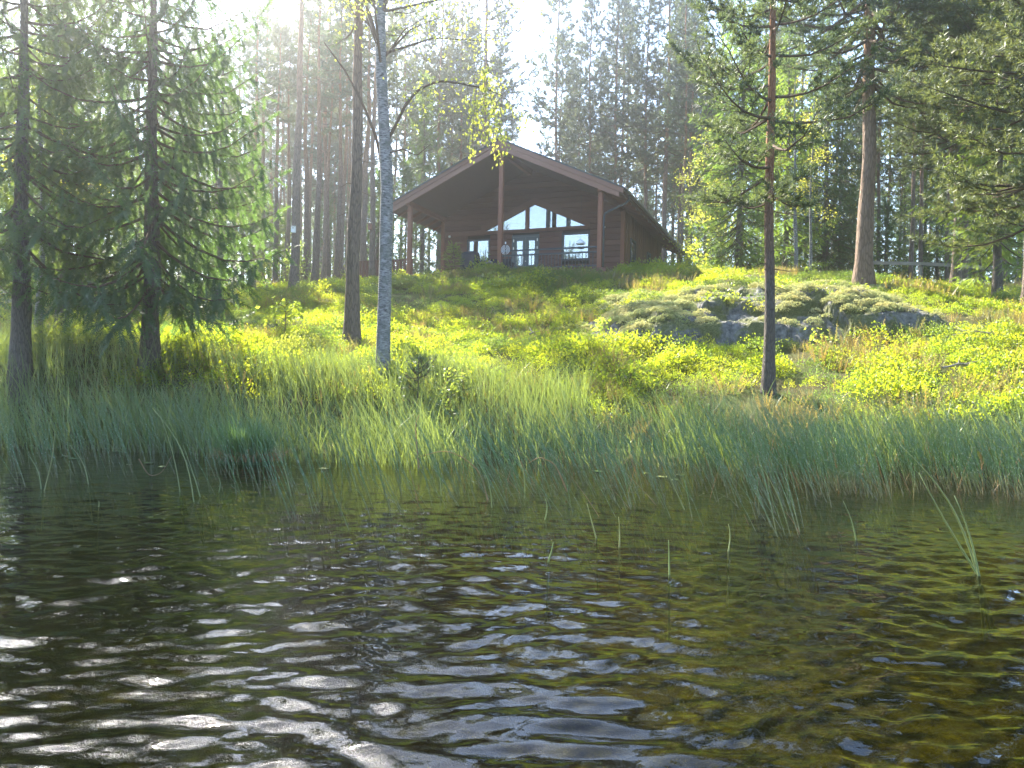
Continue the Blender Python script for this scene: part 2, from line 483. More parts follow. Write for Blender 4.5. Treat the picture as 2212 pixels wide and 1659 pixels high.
# ------------------------------------------------------------------ water with real ripples
def prox(a, b, k0, k1, lim):
    x = [a]
    while x[-1] < b: x.append(x[-1] + k0 + k1 * abs(x[-1]))
    d = x[-1] - x[-2]
    while x[-1] < lim:
        d *= 1.6; x.append(min(x[-1] + d, lim))
    return x
wxp = prox(0, 13, 0.013, 0.0080, 320)
wx = np.array([-v for v in wxp[:0:-1]] + wxp)
wy = np.array(sorted([-v for v in prox(0.5, 0.6, 0.3, 0.1, 110)] + prox(0.5, 15.2, 0.007, 0.0085, 16.0)))
WX, WY = np.meshgrid(wx, wy)
_rw = np.random.RandomState(3)
WZ = np.zeros_like(WX)
warpx = fbm(WX * 0.5, WY * 0.5, 3) * 1.3; warpy = fbm(WX * 0.5 + 40, WY * 0.5, 3) * 1.3
for lam, amp, n in ((0.75, 0.0030, 3), (0.40, 0.0042, 5), (0.23, 0.0047, 8), (0.13, 0.0026, 9)):
    for k in range(n):
        a = math.radians(90 + 8 + _rw.normal(0, 24)); l = lam * _rw.uniform(0.8, 1.25)
        kx, ky = math.cos(a) * 2 * math.pi / l, math.sin(a) * 2 * math.pi / l
        mod = 0.35 + 1.5 * np.clip(fbm(WX * 0.35 / lam ** 0.3 + 13 * k, WY * 0.35 / lam ** 0.3 + 7 * lam, 2) + 0.35, 0, 1)
        ph = kx * (WX + warpx) + ky * (WY + warpy) + _rw.uniform(0, 6.28)
        WZ += amp / math.sqrt(n) * mod * (np.sin(ph) + 0.22 * np.sin(2 * ph + 1.57))
calm = 1.12 - 0.62 * sstep(WY, 4.5, 12.0)
WZ *= calm * (1 - sstep(np.abs(WX), 14, 24)) * sstep(WY, -6, 0)
water = mobj('water', mk_mesh('water', np.stack([WX, WY, WZ], -1).reshape(-1, 3), [grid_faces(len(wx), len(wy))], M['water'], True))
tag(water, 'dark rippled lake water reflecting trees and sky', None, None, 'structure')

# ------------------------------------------------------------------ rock outcrop on the right-hand knoll
RC = at(1655, 700, 21.0)
_rk = np.random.RandomState(19)
_cells = [(_rk.uniform(-5, 5), _rk.uniform(-2.6, 3.2), _rk.uniform(0.05, 0.42), _rk.normal(0, 0.10), _rk.normal(0.05, 0.12)) for _ in range(34)]
def rock_top(X, Y):
    x = X - RC[0]; y = Y - RC[1]
    xw = x + fbm(X * 0.9 + 3, Y * 0.9, 3) * 1.2
    yw = y + fbm(X * 0.8 + 31, Y * 0.8, 3) * 1.1
    edge = np.clip(1 - (np.abs(xw + 0.1) / 4.6) ** 3.0, 0, 1) ** 0.6
    front = sstep(yw, -2.05, -1.55)
    back = 1 - sstep(yw, 1.0, 3.4)
    step2 = sstep(yw + 0.3 * np.sin(x * 1.7), -1.0, -0.75) * 0.30
    rough = fbm(X * 1.6, Y * 1.6, 5) * 0.55 + (np.abs(fbm(X * 2.7 + 8, Y * 2.7, 3)) - 0.1) * 0.5
    hgt = 0.50 + step2 * 0.8 + rough * 0.8
    hgt = 0.55 * hgt + 0.45 * (np.floor(hgt * 7 + x * 0.35) - x * 0.35 + sstep((hgt * 7 + x * 0.35) % 1.0, 0.55, 1.0)) / 7
    # fractured blocks: every cell of a stretched point set has its own height and tilt
    best = np.full(np.shape(X), 1e9); cell = np.zeros(np.shape(X)); second = np.full(np.shape(X), 1e9)
    for sx_, sy_, sh_, ta_, tb_ in _cells:
        d = ((xw - sx_) / 1.5) ** 2 + (yw - sy_) ** 2
        nearer = d < best
        second = np.where(nearer, best, np.minimum(second, d))
        cell = np.where(nearer, sh_ + ta_ * (x - sx_) + tb_ * (y - sy_), cell)
        best = np.where(nearer, d, best)
    crack = 1 - np.exp(-((np.sqrt(second) - np.sqrt(best)) / 0.07) ** 2)
    hgt = hgt * 0.7 + cell - 0.14 * (1 - crack)
    return edge * front * back * np.maximum(hgt, 0.02)
rx = np.linspace(-5.4, 5.4, 210); ry = np.linspace(-3.0, 3.8, 150)
RX, RY = np.meshgrid(rx + RC[0], ry + RC[1])
rt = rock_top(RX, RY)
RZ = height(RX, RY) - 0.10 + rt
def total_h(X, Y):
    X = np.asarray(X, float); Y = np.asarray(Y, float)
    return np.maximum(height(X, Y), height(X, Y) - 0.10 + rock_top(X, Y))
rock = mobj('rock_outcrop', mk_mesh('rock_outcrop', np.stack([RX - RC[0], RY - RC[1], RZ - RC[2]], -1).reshape(-1, 3), [grid_faces(210, 150)], M['rock'], False))
rock.location = RC
tag(rock, 'long grey rock outcrop with pale lichen on the sunlit knoll', 'rock')

# ------------------------------------------------------------------ cabin
TH = 0.375
CA = np.array((-0.1395 * 36.0, 36.0))
FLOOR = 6.3
cabin = empty('cabin', (CA[0], CA[1], FLOOR), -TH)
tag(cabin, 'brown timber cabin with wide gable porch on top of the slope', 'cabin')
def cab(x, y, z):                       # cabin-local (z absolute) to world
    c, s = math.cos(TH), math.sin(TH)
    return np.array((CA[0] + x * c + y * s, CA[1] - x * s + y * c, z))
WXL, WXR, WY0, WY1 = 0.0, 9.35, 3.75, 13.4
RXM, RZT, SLOPE, RXL, RXR = 4.68, 12.15 - FLOOR, 0.455, -0.95, 10.31
def roofz(x): return RZT - abs(x - RXM) * SLOPE
UND = 0.30                               # roof thickness measured vertically

def slab(name, mat, parent, xa, xb, dz0, dz1, y0, y1):
    g = Geo()
    k = [(xa, y0, roofz(xa) + dz0), (xb, y0, roofz(xb) + dz0), (xb, y1, roofz(xb) + dz0), (xa, y1, roofz(xa) + dz0),
         (xa, y0, roofz(xa) + dz1), (xb, y0, roofz(xb) + dz1), (xb, y1, roofz(xb) + dz1), (xa, y1, roofz(xa) + dz1)]
    g.hexa(np.array(k)); return g.obj(name, mat, parent)

roof = empty('roof', (0, 0, 0)); roof.parent = cabin
for (xa, xb) in ((RXL, RXM), (RXM, RXR)):
    slab('roof_covering', M['roofing'], roof, xa - (0.06 if xa < 0 else 0), xb + (0.06 if xb > 9 else 0), -0.07, 0.0, -0.36, 16.0)
    slab('soffit', M['soffit'], roof, xa + 0.02, xb - 0.02 if xb > 9 else xb, -UND, -0.075, -0.25, 15.9)
    slab('bargeboard', M['fascia'], roof, xa, xb, -0.26, -0.073, -0.335, -0.252)
    lo = (xa + 0.18, xb) if xa < 0 else (xa, xb - 0.18)
    slab('bargeboard', M['fascia'], roof, lo[0], lo[1], -0.50, -0.263, -0.305, -0.253)
    # shingle courses as thin raised battens along the eave direction
    n = 16
    for k in range(1, n):
        x = xa + (xb - xa) * k / n
        slab('roof_batten', M['roofing'], roof, x - 0.03, x + 0.03, 0.002, 0.018, -0.35, 15.95)
# rafter ends and gutter along both eaves
for sgn, xe in ((-1, RXL), (1, RXR)):
    g = Geo(); zz = roofz(xe) - 0.13
    ang = np.linspace(math.pi, 2 * math.pi, 9)
    R1, R2 = 0.085, 0.075
    xc = xe + sgn * 0.10
    ring = [(xc + R1 * math.cos(a), zz + R1 * math.sin(a)) for a in ang] + [(xc + R2 * math.cos(a), zz + R2 * math.sin(a)) for a in ang[::-1]]
    V = [(x, y, z) for y in (-0.30, 16.0) for x, z in ring]
    m = len(ring)
    Q = [(i, (i + 1) % m, m + (i + 1) % m, m + i) for i in range(m)]
    g.add(V, Q, None); g.obj('gutter', M['zinc'], roof, True)
    for y in np.arange(0.6, 15.6, 0.9):
        g = Geo(); x0 = xe - sgn * 0.08; x1 = xe - sgn * 1.0
        k = []
        for dz in (-UND - 0.13, -UND - 0.003):
            k += [(min(x0, x1), y, roofz(min(x0, x1)) + dz), (max(x0, x1), y, roofz(max(x0, x1)) + dz), (max(x0, x1), y + 0.07, roofz(max(x0, x1)) + dz), (min(x0, x1), y + 0.07, roofz(min(x0, x1)) + dz)]
        g.hexa(np.array(k)); g.obj('rafter_end', M['post'], roof)

# front wall: horizontal log siding round the openings
openings = []                                   # x0,x1,z0,z1 (z from floor)
OP_WL = (1.36, 2.62, 1.05, 2.26); OP_D = (3.80, 5.22, 0.0, 2.33); OP_WR = (6.38, 7.78, 0.98, 2.32)
GZB, GPK, GHW = 2.62, 3.80, 2.62               # gable glazing: sill, peak, half width
front = bx('front_wall_core', M['dark_core'], cabin, WXL + 0.3, WXR - 0.3, WY0 + 0.9, WY0 + 0.95, 0, 3.2)  # dark sheet behind the openings, standing in for the unlit room
def plank(parent, x0, x1, z0, z1, y=WY0, th=0.07, mat='siding', name='plank'):
    # rounded front: bevelled profile
    g = Geo(); b = 0.022
    pr = [(0, z0), (0, z1), (-th + b, z1), (-th, z1 - b), (-th, z0 + b), (-th + b, z0)]
    V = [(x, y + p, z) for x in (x0, x1) for p, z in pr]
    n = len(pr)
    Q = [(i, (i + 1) % n, n + (i + 1) % n, n + i) for i in range(n)]
    T = [(0, i + 1, i) for i in range(1, n - 1)] + [(n, n + i, n + i + 1) for i in range(1, n - 1)]
    g.add(V, Q, T); return g.obj(name, M[mat], parent)
hrow = 0.27
for r in range(22):
    z0, z1 = r * hrow, (r + 1) * hrow - 0.008
    lim = (RZT - UND - z0 - 0.02) / SLOPE
    xa, xb = max(WXL, RXM - lim), min(WXR, RXM + lim)
    if xb - xa < 0.3: break
    holes = []
    for o in (OP_WL, OP_D, OP_WR):
        if z0 < o[3] - 0.05 and z1 > o[2] + 0.05: holes.append((o[0], o[1]))
    if z1 > GZB + 0.05 and z0 < GPK:
        hw = GHW * (1 - max(0.0, z0 - GZB) / (GPK - GZB)) + 0.05
        holes.append((RXM + 0.25 - hw, RXM + 0.25 + hw))
    x = xa
    for h in sorted(holes) + [(xb, xb)]:
        if h[0] - x > 0.06: plank(front, x, h[0], z0, z1)
        x = h[1]
# corner posts of the wall
for x in (WXL - 0.10, WXR - 0.08):
    bx('corner_board', M['post'], cabin, x, x + 0.18, WY0 - 0.11, WY0 + 0.09, 0, 3.35 if x < 1 else 3.3)
# gable glazing: bars and panes
glz = empty('gable_window', (0, 0, 0)); glz.parent = cabin
gc = RXM + 0.25
def gz(x): return GPK - abs(x - gc) * (GPK - GZB) / GHW
edges = [gc - GHW, gc - 1.75, gc - 0.36, gc + 0.72, gc + 1.75, gc + GHW]
yg = WY0 - 0.02
for i in range(5):
    a, b = edges[i], edges[i + 1]
    pts = [(a, GZB)] + ([(a, gz(a))] if gz(a) > GZB + 0.02 else []) + ([(gc, GPK)] if a < gc < b else []) + ([(b, gz(b))] if gz(b) > GZB + 0.02 else []) + [(b, GZB)]
    pts = list(dict.fromkeys(pts))
    V = [(x, yg, z) for x, z in pts] + [(x, yg + 0.012, z) for x, z in pts]
    n = len(pts)
    T = [(0, k + 1, k) for k in range(1, n - 1)] + [(n, n + k, n + k + 1) for k in range(1, n - 1)]
    Q = [(k, (k + 1) % n, n + (k + 1) % n, n + k) for k in range(n)]
    g = Geo(); g.add(V, Q, T); g.obj('pane', M['glass'], glz)
for x in edges[1:-1]:
    bx('mullion', M['post'] if x < gc else M['dark_trim'], glz, x - 0.09, x + 0.09, yg - 0.07, yg + 0.08, GZB, gz(x) + 0.02)
bx('sill_beam', M['siding'], glz, gc - GHW - 0.1, gc + GHW + 0.1, yg - 0.085, yg + 0.06, GZB - 0.16, GZB)
for s in (-1, 1):
    g = Geo(); x0, x1 = gc, gc + s * (GHW + 0.2)
    z0, z1 = GPK, GPK - (GHW + 0.2) * (GPK - GZB) / GHW
    k = []
    for dz in (0.0, 0.33):
        xs = [(x0, z0), (x1, z1)] if s > 0 else [(x1, z1), (x0, z0)]
        k += [(xs[0][0], yg - 0.068, xs[0][1] + dz), (xs[1][0], yg - 0.068, xs[1][1] + dz), (xs[1][0], yg + 0.05, xs[1][1] + dz), (xs[0][0], yg + 0.05, xs[0][1] + dz)]
    g.hexa(np.array(k)); g.obj('head_rail', M['siding'], glz)

def window(x0, x1, z0, z1, yf, name='window', bars=0):
    w = empty(name, (0, 0, 0)); w.parent = cabin
    t = 0.08
    bx('frame', M['dark_trim'], w, x0 - t, x0, yf - 0.10, yf + 0.05, z0 - t, z1 + t)
    bx('frame', M['dark_trim'], w, x1, x1 + t, yf - 0.10, yf + 0.05, z0 - t, z1 + t)
    bx('frame', M['dark_trim'], w, x0, x1, yf - 0.098, yf + 0.05, z1, z1 + t)
    bx('sill', M['dark_trim'], w, x0 - 0.0, x1, yf - 0.13, yf + 0.05, z0 - t, z0)
    bx('pane', M['glass'], w, x0, x1, yf - 0.012, yf, z0, z1)
    return w
window(OP_WL[0] + 0.08, OP_WL[1] - 0.08, OP_WL[2] + 0.08, OP_WL[3] - 0.08, WY0)
window(OP_WR[0] + 0.08, OP_WR[1] - 0.08, OP_WR[2] + 0.08, OP_WR[3] - 0.08, WY0)
door = empty('double_door', (0, 0, 0)); door.parent = cabin
xm = (OP_D[0] + OP_D[1]) / 2
bx('frame', M['door_paint'], door, OP_D[0], OP_D[0] + 0.07, WY0 - 0.09, WY0 + 0.05, 0, 2.33)
bx('frame', M['door_paint'], door, OP_D[1] - 0.07, OP_D[1], WY0 - 0.09, WY0 + 0.05, 0, 2.33)
bx('frame', M['door_paint'], door, OP_D[0] + 0.07, OP_D[1] - 0.07, WY0 - 0.088, WY0 + 0.05, 2.24, 2.33)
for a, b in ((OP_D[0] + 0.075, xm - 0.006), (xm + 0.006, OP_D[1] - 0.075)):
    g = Geo(); i0, i1, z0, z1 = a + 0.15, b - 0.15, 0.85, 2.06
    for (p, q, u, v) in ((a, i0, 0.02, 2.235), (i1, b, 0.02, 2.235), (i0, i1, 0.02, z0), (i0, i1, z1, 2.235)):
        g.box(((p + q) / 2, WY0 - 0.02, (u + v) / 2), ((q - p) / 2, 0.03, (v - u) / 2))
    lf = g.obj('door_leaf', M['door_paint'], door)
    bx('pane', M['glass'], lf, i0, i1, WY0 - 0.012, WY0, z0, z1)
    hx = a + 0.012 if a < xm - 0.3 else b - 0.012
    for z in (1.62, 2.0):
        bx('hinge', M['white_paint'], lf, hx - 0.018, hx + 0.018, WY0 - 0.105, WY0 - 0.052, z, z + 0.13)
    bx('handle', M['white_paint'], lf, (b if a < xm - 0.3 else a) - 0.03, (b if a < xm - 0.3 else a) + 0.03, WY0 - 0.09, WY0 - 0.052, 1.02, 1.06)
for (x, z) in ((0.39, 2.45), (8.47, 2.48)):
    g = Geo(); g.tube([(x, WY0 - 0.08, z), (x, WY0 - 0.12, z), (x, WY0 - 0.19, z)], [0.05, 0.07, 0.045], 10)
    g.obj('wall_lamp', M['white_paint'], cabin, True)
# side wall: vertical boards with two windows
side = bx('side_wall', M['dark_core'], cabin, WXR - 0.10, WXR - 0.04, WY0 + 0.15, WY1, 0, 3.05)
so = [(5.25, 6.35, 0.4, 2.22), (9.2, 10.1, 0.9, 2.22)]
y = WY0 + 0.11
k = 0
while y < WY1:
    y1 = min(y + 0.24, WY1)
    segs = [(0.0, 3.3)]
    for o in so:
        if y < o[1] - 0.03 and y1 > o[0] + 0.03: segs = [(0.0, o[2]), (o[3], 3.3)]
    for (za, zb) in segs:
        bx('board', M['side_board'], side, WXR - 0.03, WXR + (0.025 if k % 2 else 0.05), y + 0.004, y1 - 0.004, za, zb)
    y = y1; k += 1
for o in so:
    w = empty('side_window', (0, 0, 0)); w.parent = cabin
    for (ya, yb, za, zb) in ((o[0], o[0] + 0.08, o[2], o[3]), (o[1] - 0.08, o[1], o[2], o[3]), (o[0] + 0.08, o[1] - 0.08, o[3] - 0.08, o[3]), (o[0] + 0.08, o[1] - 0.08, o[2], o[2] + 0.08)):
        bx('frame', M['dark_trim'], w, WXR - 0.02, WXR + 0.08, ya, yb, za, zb)
    bx('pane', M['glass'], w, WXR, WXR + 0.012, o[0] + 0.08, o[1] - 0.08, o[2] + 0.08, o[3] - 0.08)
bx('left_wall', M['siding'], cabin, WXL - 0.04, WXL + 0.02, WY0 + 0.10, WY1, 0, 3.3)
bx('back_wall', M['siding'], cabin, WXL + 0.03, WXR - 0.11, WY1 - 0.06, WY1 - 0.01, 0, 3.3)
# deck, posts, beams
deck = empty('deck', (0, 0, 0)); deck.parent = cabin
for k in range(26):
    bx('deck_board', M['grey_wood'], deck, -0.2, 9.6, -0.15 + k * 0.149, -0.01 + k * 0.149, -0.04, -0.004)
bx('deck_skirt', M['siding'], deck, -0.2, 9.6, -0.19, -0.155, -0.75, -0.01)
for x in (0.12, 4.70, 9.27):
    top = roofz(x) - UND - (0.0 if 4 < x < 5 else 0.22)
    g = Geo(); h = 0.10; b = 0.02
    pr = [(-h + b, -h), (h - b, -h), (h, -h + b), (h, h - b), (h - b, h), (-h + b, h), (-h, h - b), (-h, -h + b)]
    V = [(x + a_, 0.0 + c_, z) for z in (-0.75, top) for a_, c_ in pr]
    n = 8
    g.add(V, [(i, (i + 1) % n, n + (i + 1) % n, n + i) for i in range(n)], None)
    g.obj('post', M['post'], cabin)
for x in (0.12, 9.27):
    zt = roofz(x) - UND - 0.005 - (0.06)
    bx('eave_beam', M['post'], cabin, x - 0.09, x + 0.09, -0.24, WY0 - 0.12, zt - 0.22, zt)
bx('ridge_beam', M['post'], cabin, RXM - 0.09, RXM + 0.09, 0.11, WY0 - 0.10, RZT - UND - 0.32, RZT - UND - 0.04)
# railing between centre post and right post, another piece left of the porch
rl = empty('railing', (0, 0, 0)); rl.parent = cabin
for z in (0.90, 0.69):
    bx('rail', M['dark_trim'], rl, 4.81, 9.16, -0.035, 0.035, z - 0.035, z + 0.03)
bx('rail', M['dark_trim'], rl, 4.81, 9.16, -0.033, 0.033, 0.08, 0.12)
for x in np.arange(4.95, 9.1, 0.155):
    bx('baluster', M['dark_trim'], rl, x - 0.014, x + 0.014, -0.014, 0.014, 0.121, 0.654)
rl2 = empty('side_railing', (0, 0, 0)); rl2.parent = cabin
bx('rail', M['siding'], rl2, -3.4, -0.0, 0.55, 0.62, 0.78, 0.85)
for x in np.arange(-3.35, -0.05, 0.19):
    bx('slat', M['siding'], rl2, x, x + 0.13, 0.50, 0.545, -0.5, 0.85)
bx('deck_extension', M['grey_wood'], cabin, -3.5, -0.25, 0.4, 3.4, -0.10, -0.01)
# downpipe
g = Geo()
xe = RXR + 0.10
g.tube([(xe, 0.35, roofz(RXR) - 0.20), (xe, 0.35, roofz(RXR) - 0.42), (xe - 0.15, 0.33, roofz(RXR) - 0.55), (9.47, 0.0, 2.30), (9.43, -0.02, 2.15), (9.43, -0.02, -0.6)], 0.045, 8)
g.obj('downpipe', M['dark_trim'], cabin, True)

# small shed seen past the left end of the porch
sp = cab(-0.75, 11.2, FLOOR - 0.1)
shed = empty('shed', sp, -TH)
tag(shed, 'small brown shed with grey sloping roof behind left end of the porch', 'shed')
g = Geo(); V = [(-2.0, 0, 0), (1.2, 0, 0), (1.2, 0, 1.95), (-2.0, 0, 0.95), (-2.0, 2.4, 0), (1.2, 2.4, 0), (1.2, 2.4, 1.95), (-2.0, 2.4, 0.95)]
g.add(V, [(0, 1, 2, 3), (7, 6, 5, 4), (0, 3, 7, 4), (1, 5, 6, 2)]); g.obj('wall', M['dark_core'], shed)
for r in range(8):
    z0 = r * 0.24
    xs = -2.0 + max(0, (z0 + 0.23 - 0.95)) / 1.0 * 3.2
    if xs < 1.0: plank(shed, xs, 1.2, z0, z0 + 0.23, 0.0, 0.05)
g = Geo(); k = [(-2.3, -0.3, 0.86), (1.4, -0.3, 2.02), (1.4, 2.7, 2.02), (-2.3, 2.7, 0.86)]
g.hexa(np.array(k + [(a, b, c + 0.09) for a, b, c in k])); g.obj('roof', M['zinc'], shed)

# ------------------------------------------------------------------ foliage templates (T,3,3), axis along +Z, unit length
def tpl_tuft(n, seed, spread=(18, 62), w=0.075, along=0.55):
    r = np.random.RandomState(seed); out = []
    for k in range(n):
        az = 2 * math.pi * (k / n) + r.uniform(-.4, .4); th = math.radians(r.uniform(*spread))
        b = np.array((0, 0, r.uniform(0, along)))
        d = np.array((math.sin(th) * math.cos(az), math.sin(th) * math.sin(az), math.cos(th)))
        s = np.cross(d, (0.3, 0.2, 1)); s /= np.linalg.norm(s)
        L = r.uniform(0.55, 0.8)
        out.append([b - s * w / 2, b + s * w / 2, b + d * L])
    return np.array(out)
def tpl_spray(n, seed, L=0.30, w=0.10):
    r = np.random.RandomState(seed); out = []
    for k in range(n):
        z = 0.02 + 0.93 * k / n
        s = -1 if k % 2 else 1
        a = math.radians(r.uniform(38, 62))
        l = L * (1 - 0.45 * z) * r.uniform(0.85, 1.2)
        b = np.array((0, 0, z)); up = r.uniform(-0.25, 0.25)
        t = b + np.array((s * math.sin(a) * l, up * l, math.cos(a) * l))
        out.append([b + np.array((0, 0, -w / 2)), b + np.array((0, 0, w / 2)), t])
    out.append([(-0.03, 0, 0.0), (0.03, 0, 0.0), (0, 0, 1.12)])
    return np.array(out)
def tpl_leaf(w=0.62):
    c = 0.16
    return np.array([[(0, 0, 0), (w / 2, c, 0.42), (0, 0, 1)], [(0, 0, 0), (0, 0, 1), (-w / 2, c, 0.42)]])
TUFT = tpl_tuft(10, 1, w=0.10); TUFT_FAR = tpl_tuft(8, 2, (15, 75), 0.13, 0.5)
SPRAY = tpl_spray(13, 3, 0.32, 0.12); SPRAY_FAR = tpl_spray(8, 4, 0.36, 0.17)
LEAF = tpl_leaf()

def unit(v): return v / (np.linalg.norm(v) + 1e-9)

def trunk_path(rng, H, lean, wob, n=22):
    z = np.concatenate([[-0.5], np.linspace(0, H, n)])
    ph = rng.uniform(0, 6.28, 4)
    x = lean[0] * z + wob * (np.sin(z * 0.45 + ph[0]) - math.sin(ph[0])) + 0.4 * wob * np.sin(z * 1.3 + ph[1])
    y = lean[1] * z + wob * (np.sin(z * 0.4 + ph[2]) - math.sin(ph[2]))
    return np.stack([x, y, z], 1)
def trunk_mesh(name, rng, P, r0, rtop, mat, sides=10, flare=0.35, lump=0.05):
    z = P[:, 2]; t = np.clip(z / z[-1], 0, 1)
    R = r0 + (rtop - r0) * t ** 0.85
    R = R * (1 + flare * np.exp(-np.maximum(z, 0) / (1.6 * r0 + 0.12)))
    g = Geo(); g.tube(P, R, sides)
    V = g.v[0]
    V[:-1, :2] += rng.normal(0, lump * r0, (len(V) - 1, 2))
    return g.mesh(name, mat, True)
def tp(P, z):
    return np.array([np.interp(z, P[:, 2], P[:, k]) for k in range(3)])

def gen_pine(seed, H, z0, R, r0, lean=(0, 0), wob=0.05, whorl=0.45, nb=(3, 5), twig_n=8, tufts=4, tsize=0.17, tpl=None, needles='pine_needles',
             bark='pine_bark', sides=10, dead=8, droop=0.0, top=0.35, az_bias=None, split=False):
    rng = np.random.RandomState(seed)
    tpl = TUFT if tpl is None else tpl
    P = trunk_path(rng, H, lean, wob)
    tm = trunk_mesh('trunk', rng, P, r0, 0.12 * r0 + 0.008, M[bark], sides)
    g = Geo(); TP, TD, TS = [], [], []; BR = []
    z = z0
    while z < H - 0.15:
        t = (z - z0) / (H - z0)
        L0 = R * ((1 - t) ** 0.75) * (0.55 + 0.45 * min(1, t * 5)) + top * 0.5
        n = rng.randint(nb[0], nb[1] + 1); a0 = rng.uniform(0, 6.28)
        for k in range(n):
            az = a0 + 6.283 * k / n + rng.uniform(-.35, .35)
            if rng.rand() < 0.12: continue
            L = L0 * rng.uniform(0.55, 1.2)
            if split: g = Geo(); BR.append(g)
            if az_bias is not None: L *= 1 + az_bias[1] * math.cos(az - az_bias[0])
            el = math.radians(-8 + 55 * t ** 1.2 + rng.uniform(-14, 14)) - droop
            b = tp(P, z + rng.uniform(-.12, .12))
            hd = np.array((math.cos(az), math.sin(az), 0))
            s = np.linspace(0, 1, 6)
            sag = -0.10 * L * np.sin(s * math.pi) + 0.12 * L * s ** 2.5
            kink = np.cumsum(rng.normal(0, 0.025 * L, (6, 3)), 0)
            pts = b + s[:, None] * L * (hd * math.cos(el) + np.array((0, 0, math.sin(el)))) + np.outer(sag, (0, 0, 1)) + kink * s[:, None]
            br = min(0.45 * np.interp(z, [0, H], [r0, 0.02]), 0.012 + 0.014 * L)
            g.tube(pts, np.linspace(br, 0.005, 6), 5 if sides > 8 else 4, False)
            m = max(2, int(twig_n * (0.4 + L / (R + .01)) * 0.8))
            for q in range(m + 1):
                if q == m: f, tl, d = 0.97, 0.18 * L + 0.10, unit(pts[-1] - pts[-2])
                else:
                    f = 0.28 + 0.70 * (q + rng.rand()) / m
                    dd = unit(pts[-1] - pts[0]); sd = unit(np.cross(dd, (0, 0, 1))) * (1 if q % 2 else -1)
                    d = unit(dd * rng.uniform(0.35, 0.9) + sd * rng.uniform(0.5, 1.0) + np.array((0, 0, rng.uniform(-0.1, 0.55))))
                    tl = (0.34 * L * (1.15 - f) + 0.16) * rng.uniform(0.7, 1.25)
                o = np.array([np.interp(f * 5, np.arange(6), pts[:, c]) for c in range(3)])
                e = o + d * tl + np.array((0, 0, 0.12 * tl))
                if tl > 0.15: g.tube([o, (o + e) / 2 - np.array((0, 0, 0.04 * tl)), e], [0.006 + 0.004 * tl, 0.005, 0.003], 3, False)
                kk = max(2, int(tufts * (0.6 + tl)))
                for w in range(kk):
                    fr = 0.30 + 0.70 * (w + rng.rand() * .8) / kk if w < kk - 1 else 1.0
                    TP.append(o + (e - o) * fr + rng.normal(0, 0.02, 3))
                    TD.append(unit(d + rng.normal(0, 0.45, 3) + np.array((0, 0, 0.35))))
                    TS.append(tsize * rng.uniform(0.7, 1.3))
        z += whorl * rng.uniform(0.7, 1.3) * (1 - 0.35 * t)
    for k in range(dead):
        if split: g = Geo(); BR.append(g)
        zz = z0 * rng.uniform(0.35, 1.0); az = rng.uniform(0, 6.28); L = rng.uniform(0.3, 0.9) * min(1.2, R * 0.5)
        b = tp(P, zz); d = np.array((math.cos(az), math.sin(az), rng.uniform(-.35, .15)))
        g.tube([b, b + d * L * .5 + rng.normal(0, .03, 3), b + d * L + rng.normal(0, .07, 3)], [0.012, 0.008, 0.003], 3, False)
    fm = soup('crown', inst_tris(tpl, np.array(TP), np.array(TD), rng.uniform(0, 6.28, len(TP)), np.array(TS)), M[needles])
    return tm, ([b.mesh('branch', M['twig']) for b in BR] if split else g.mesh('limbs', M['twig'])), fm

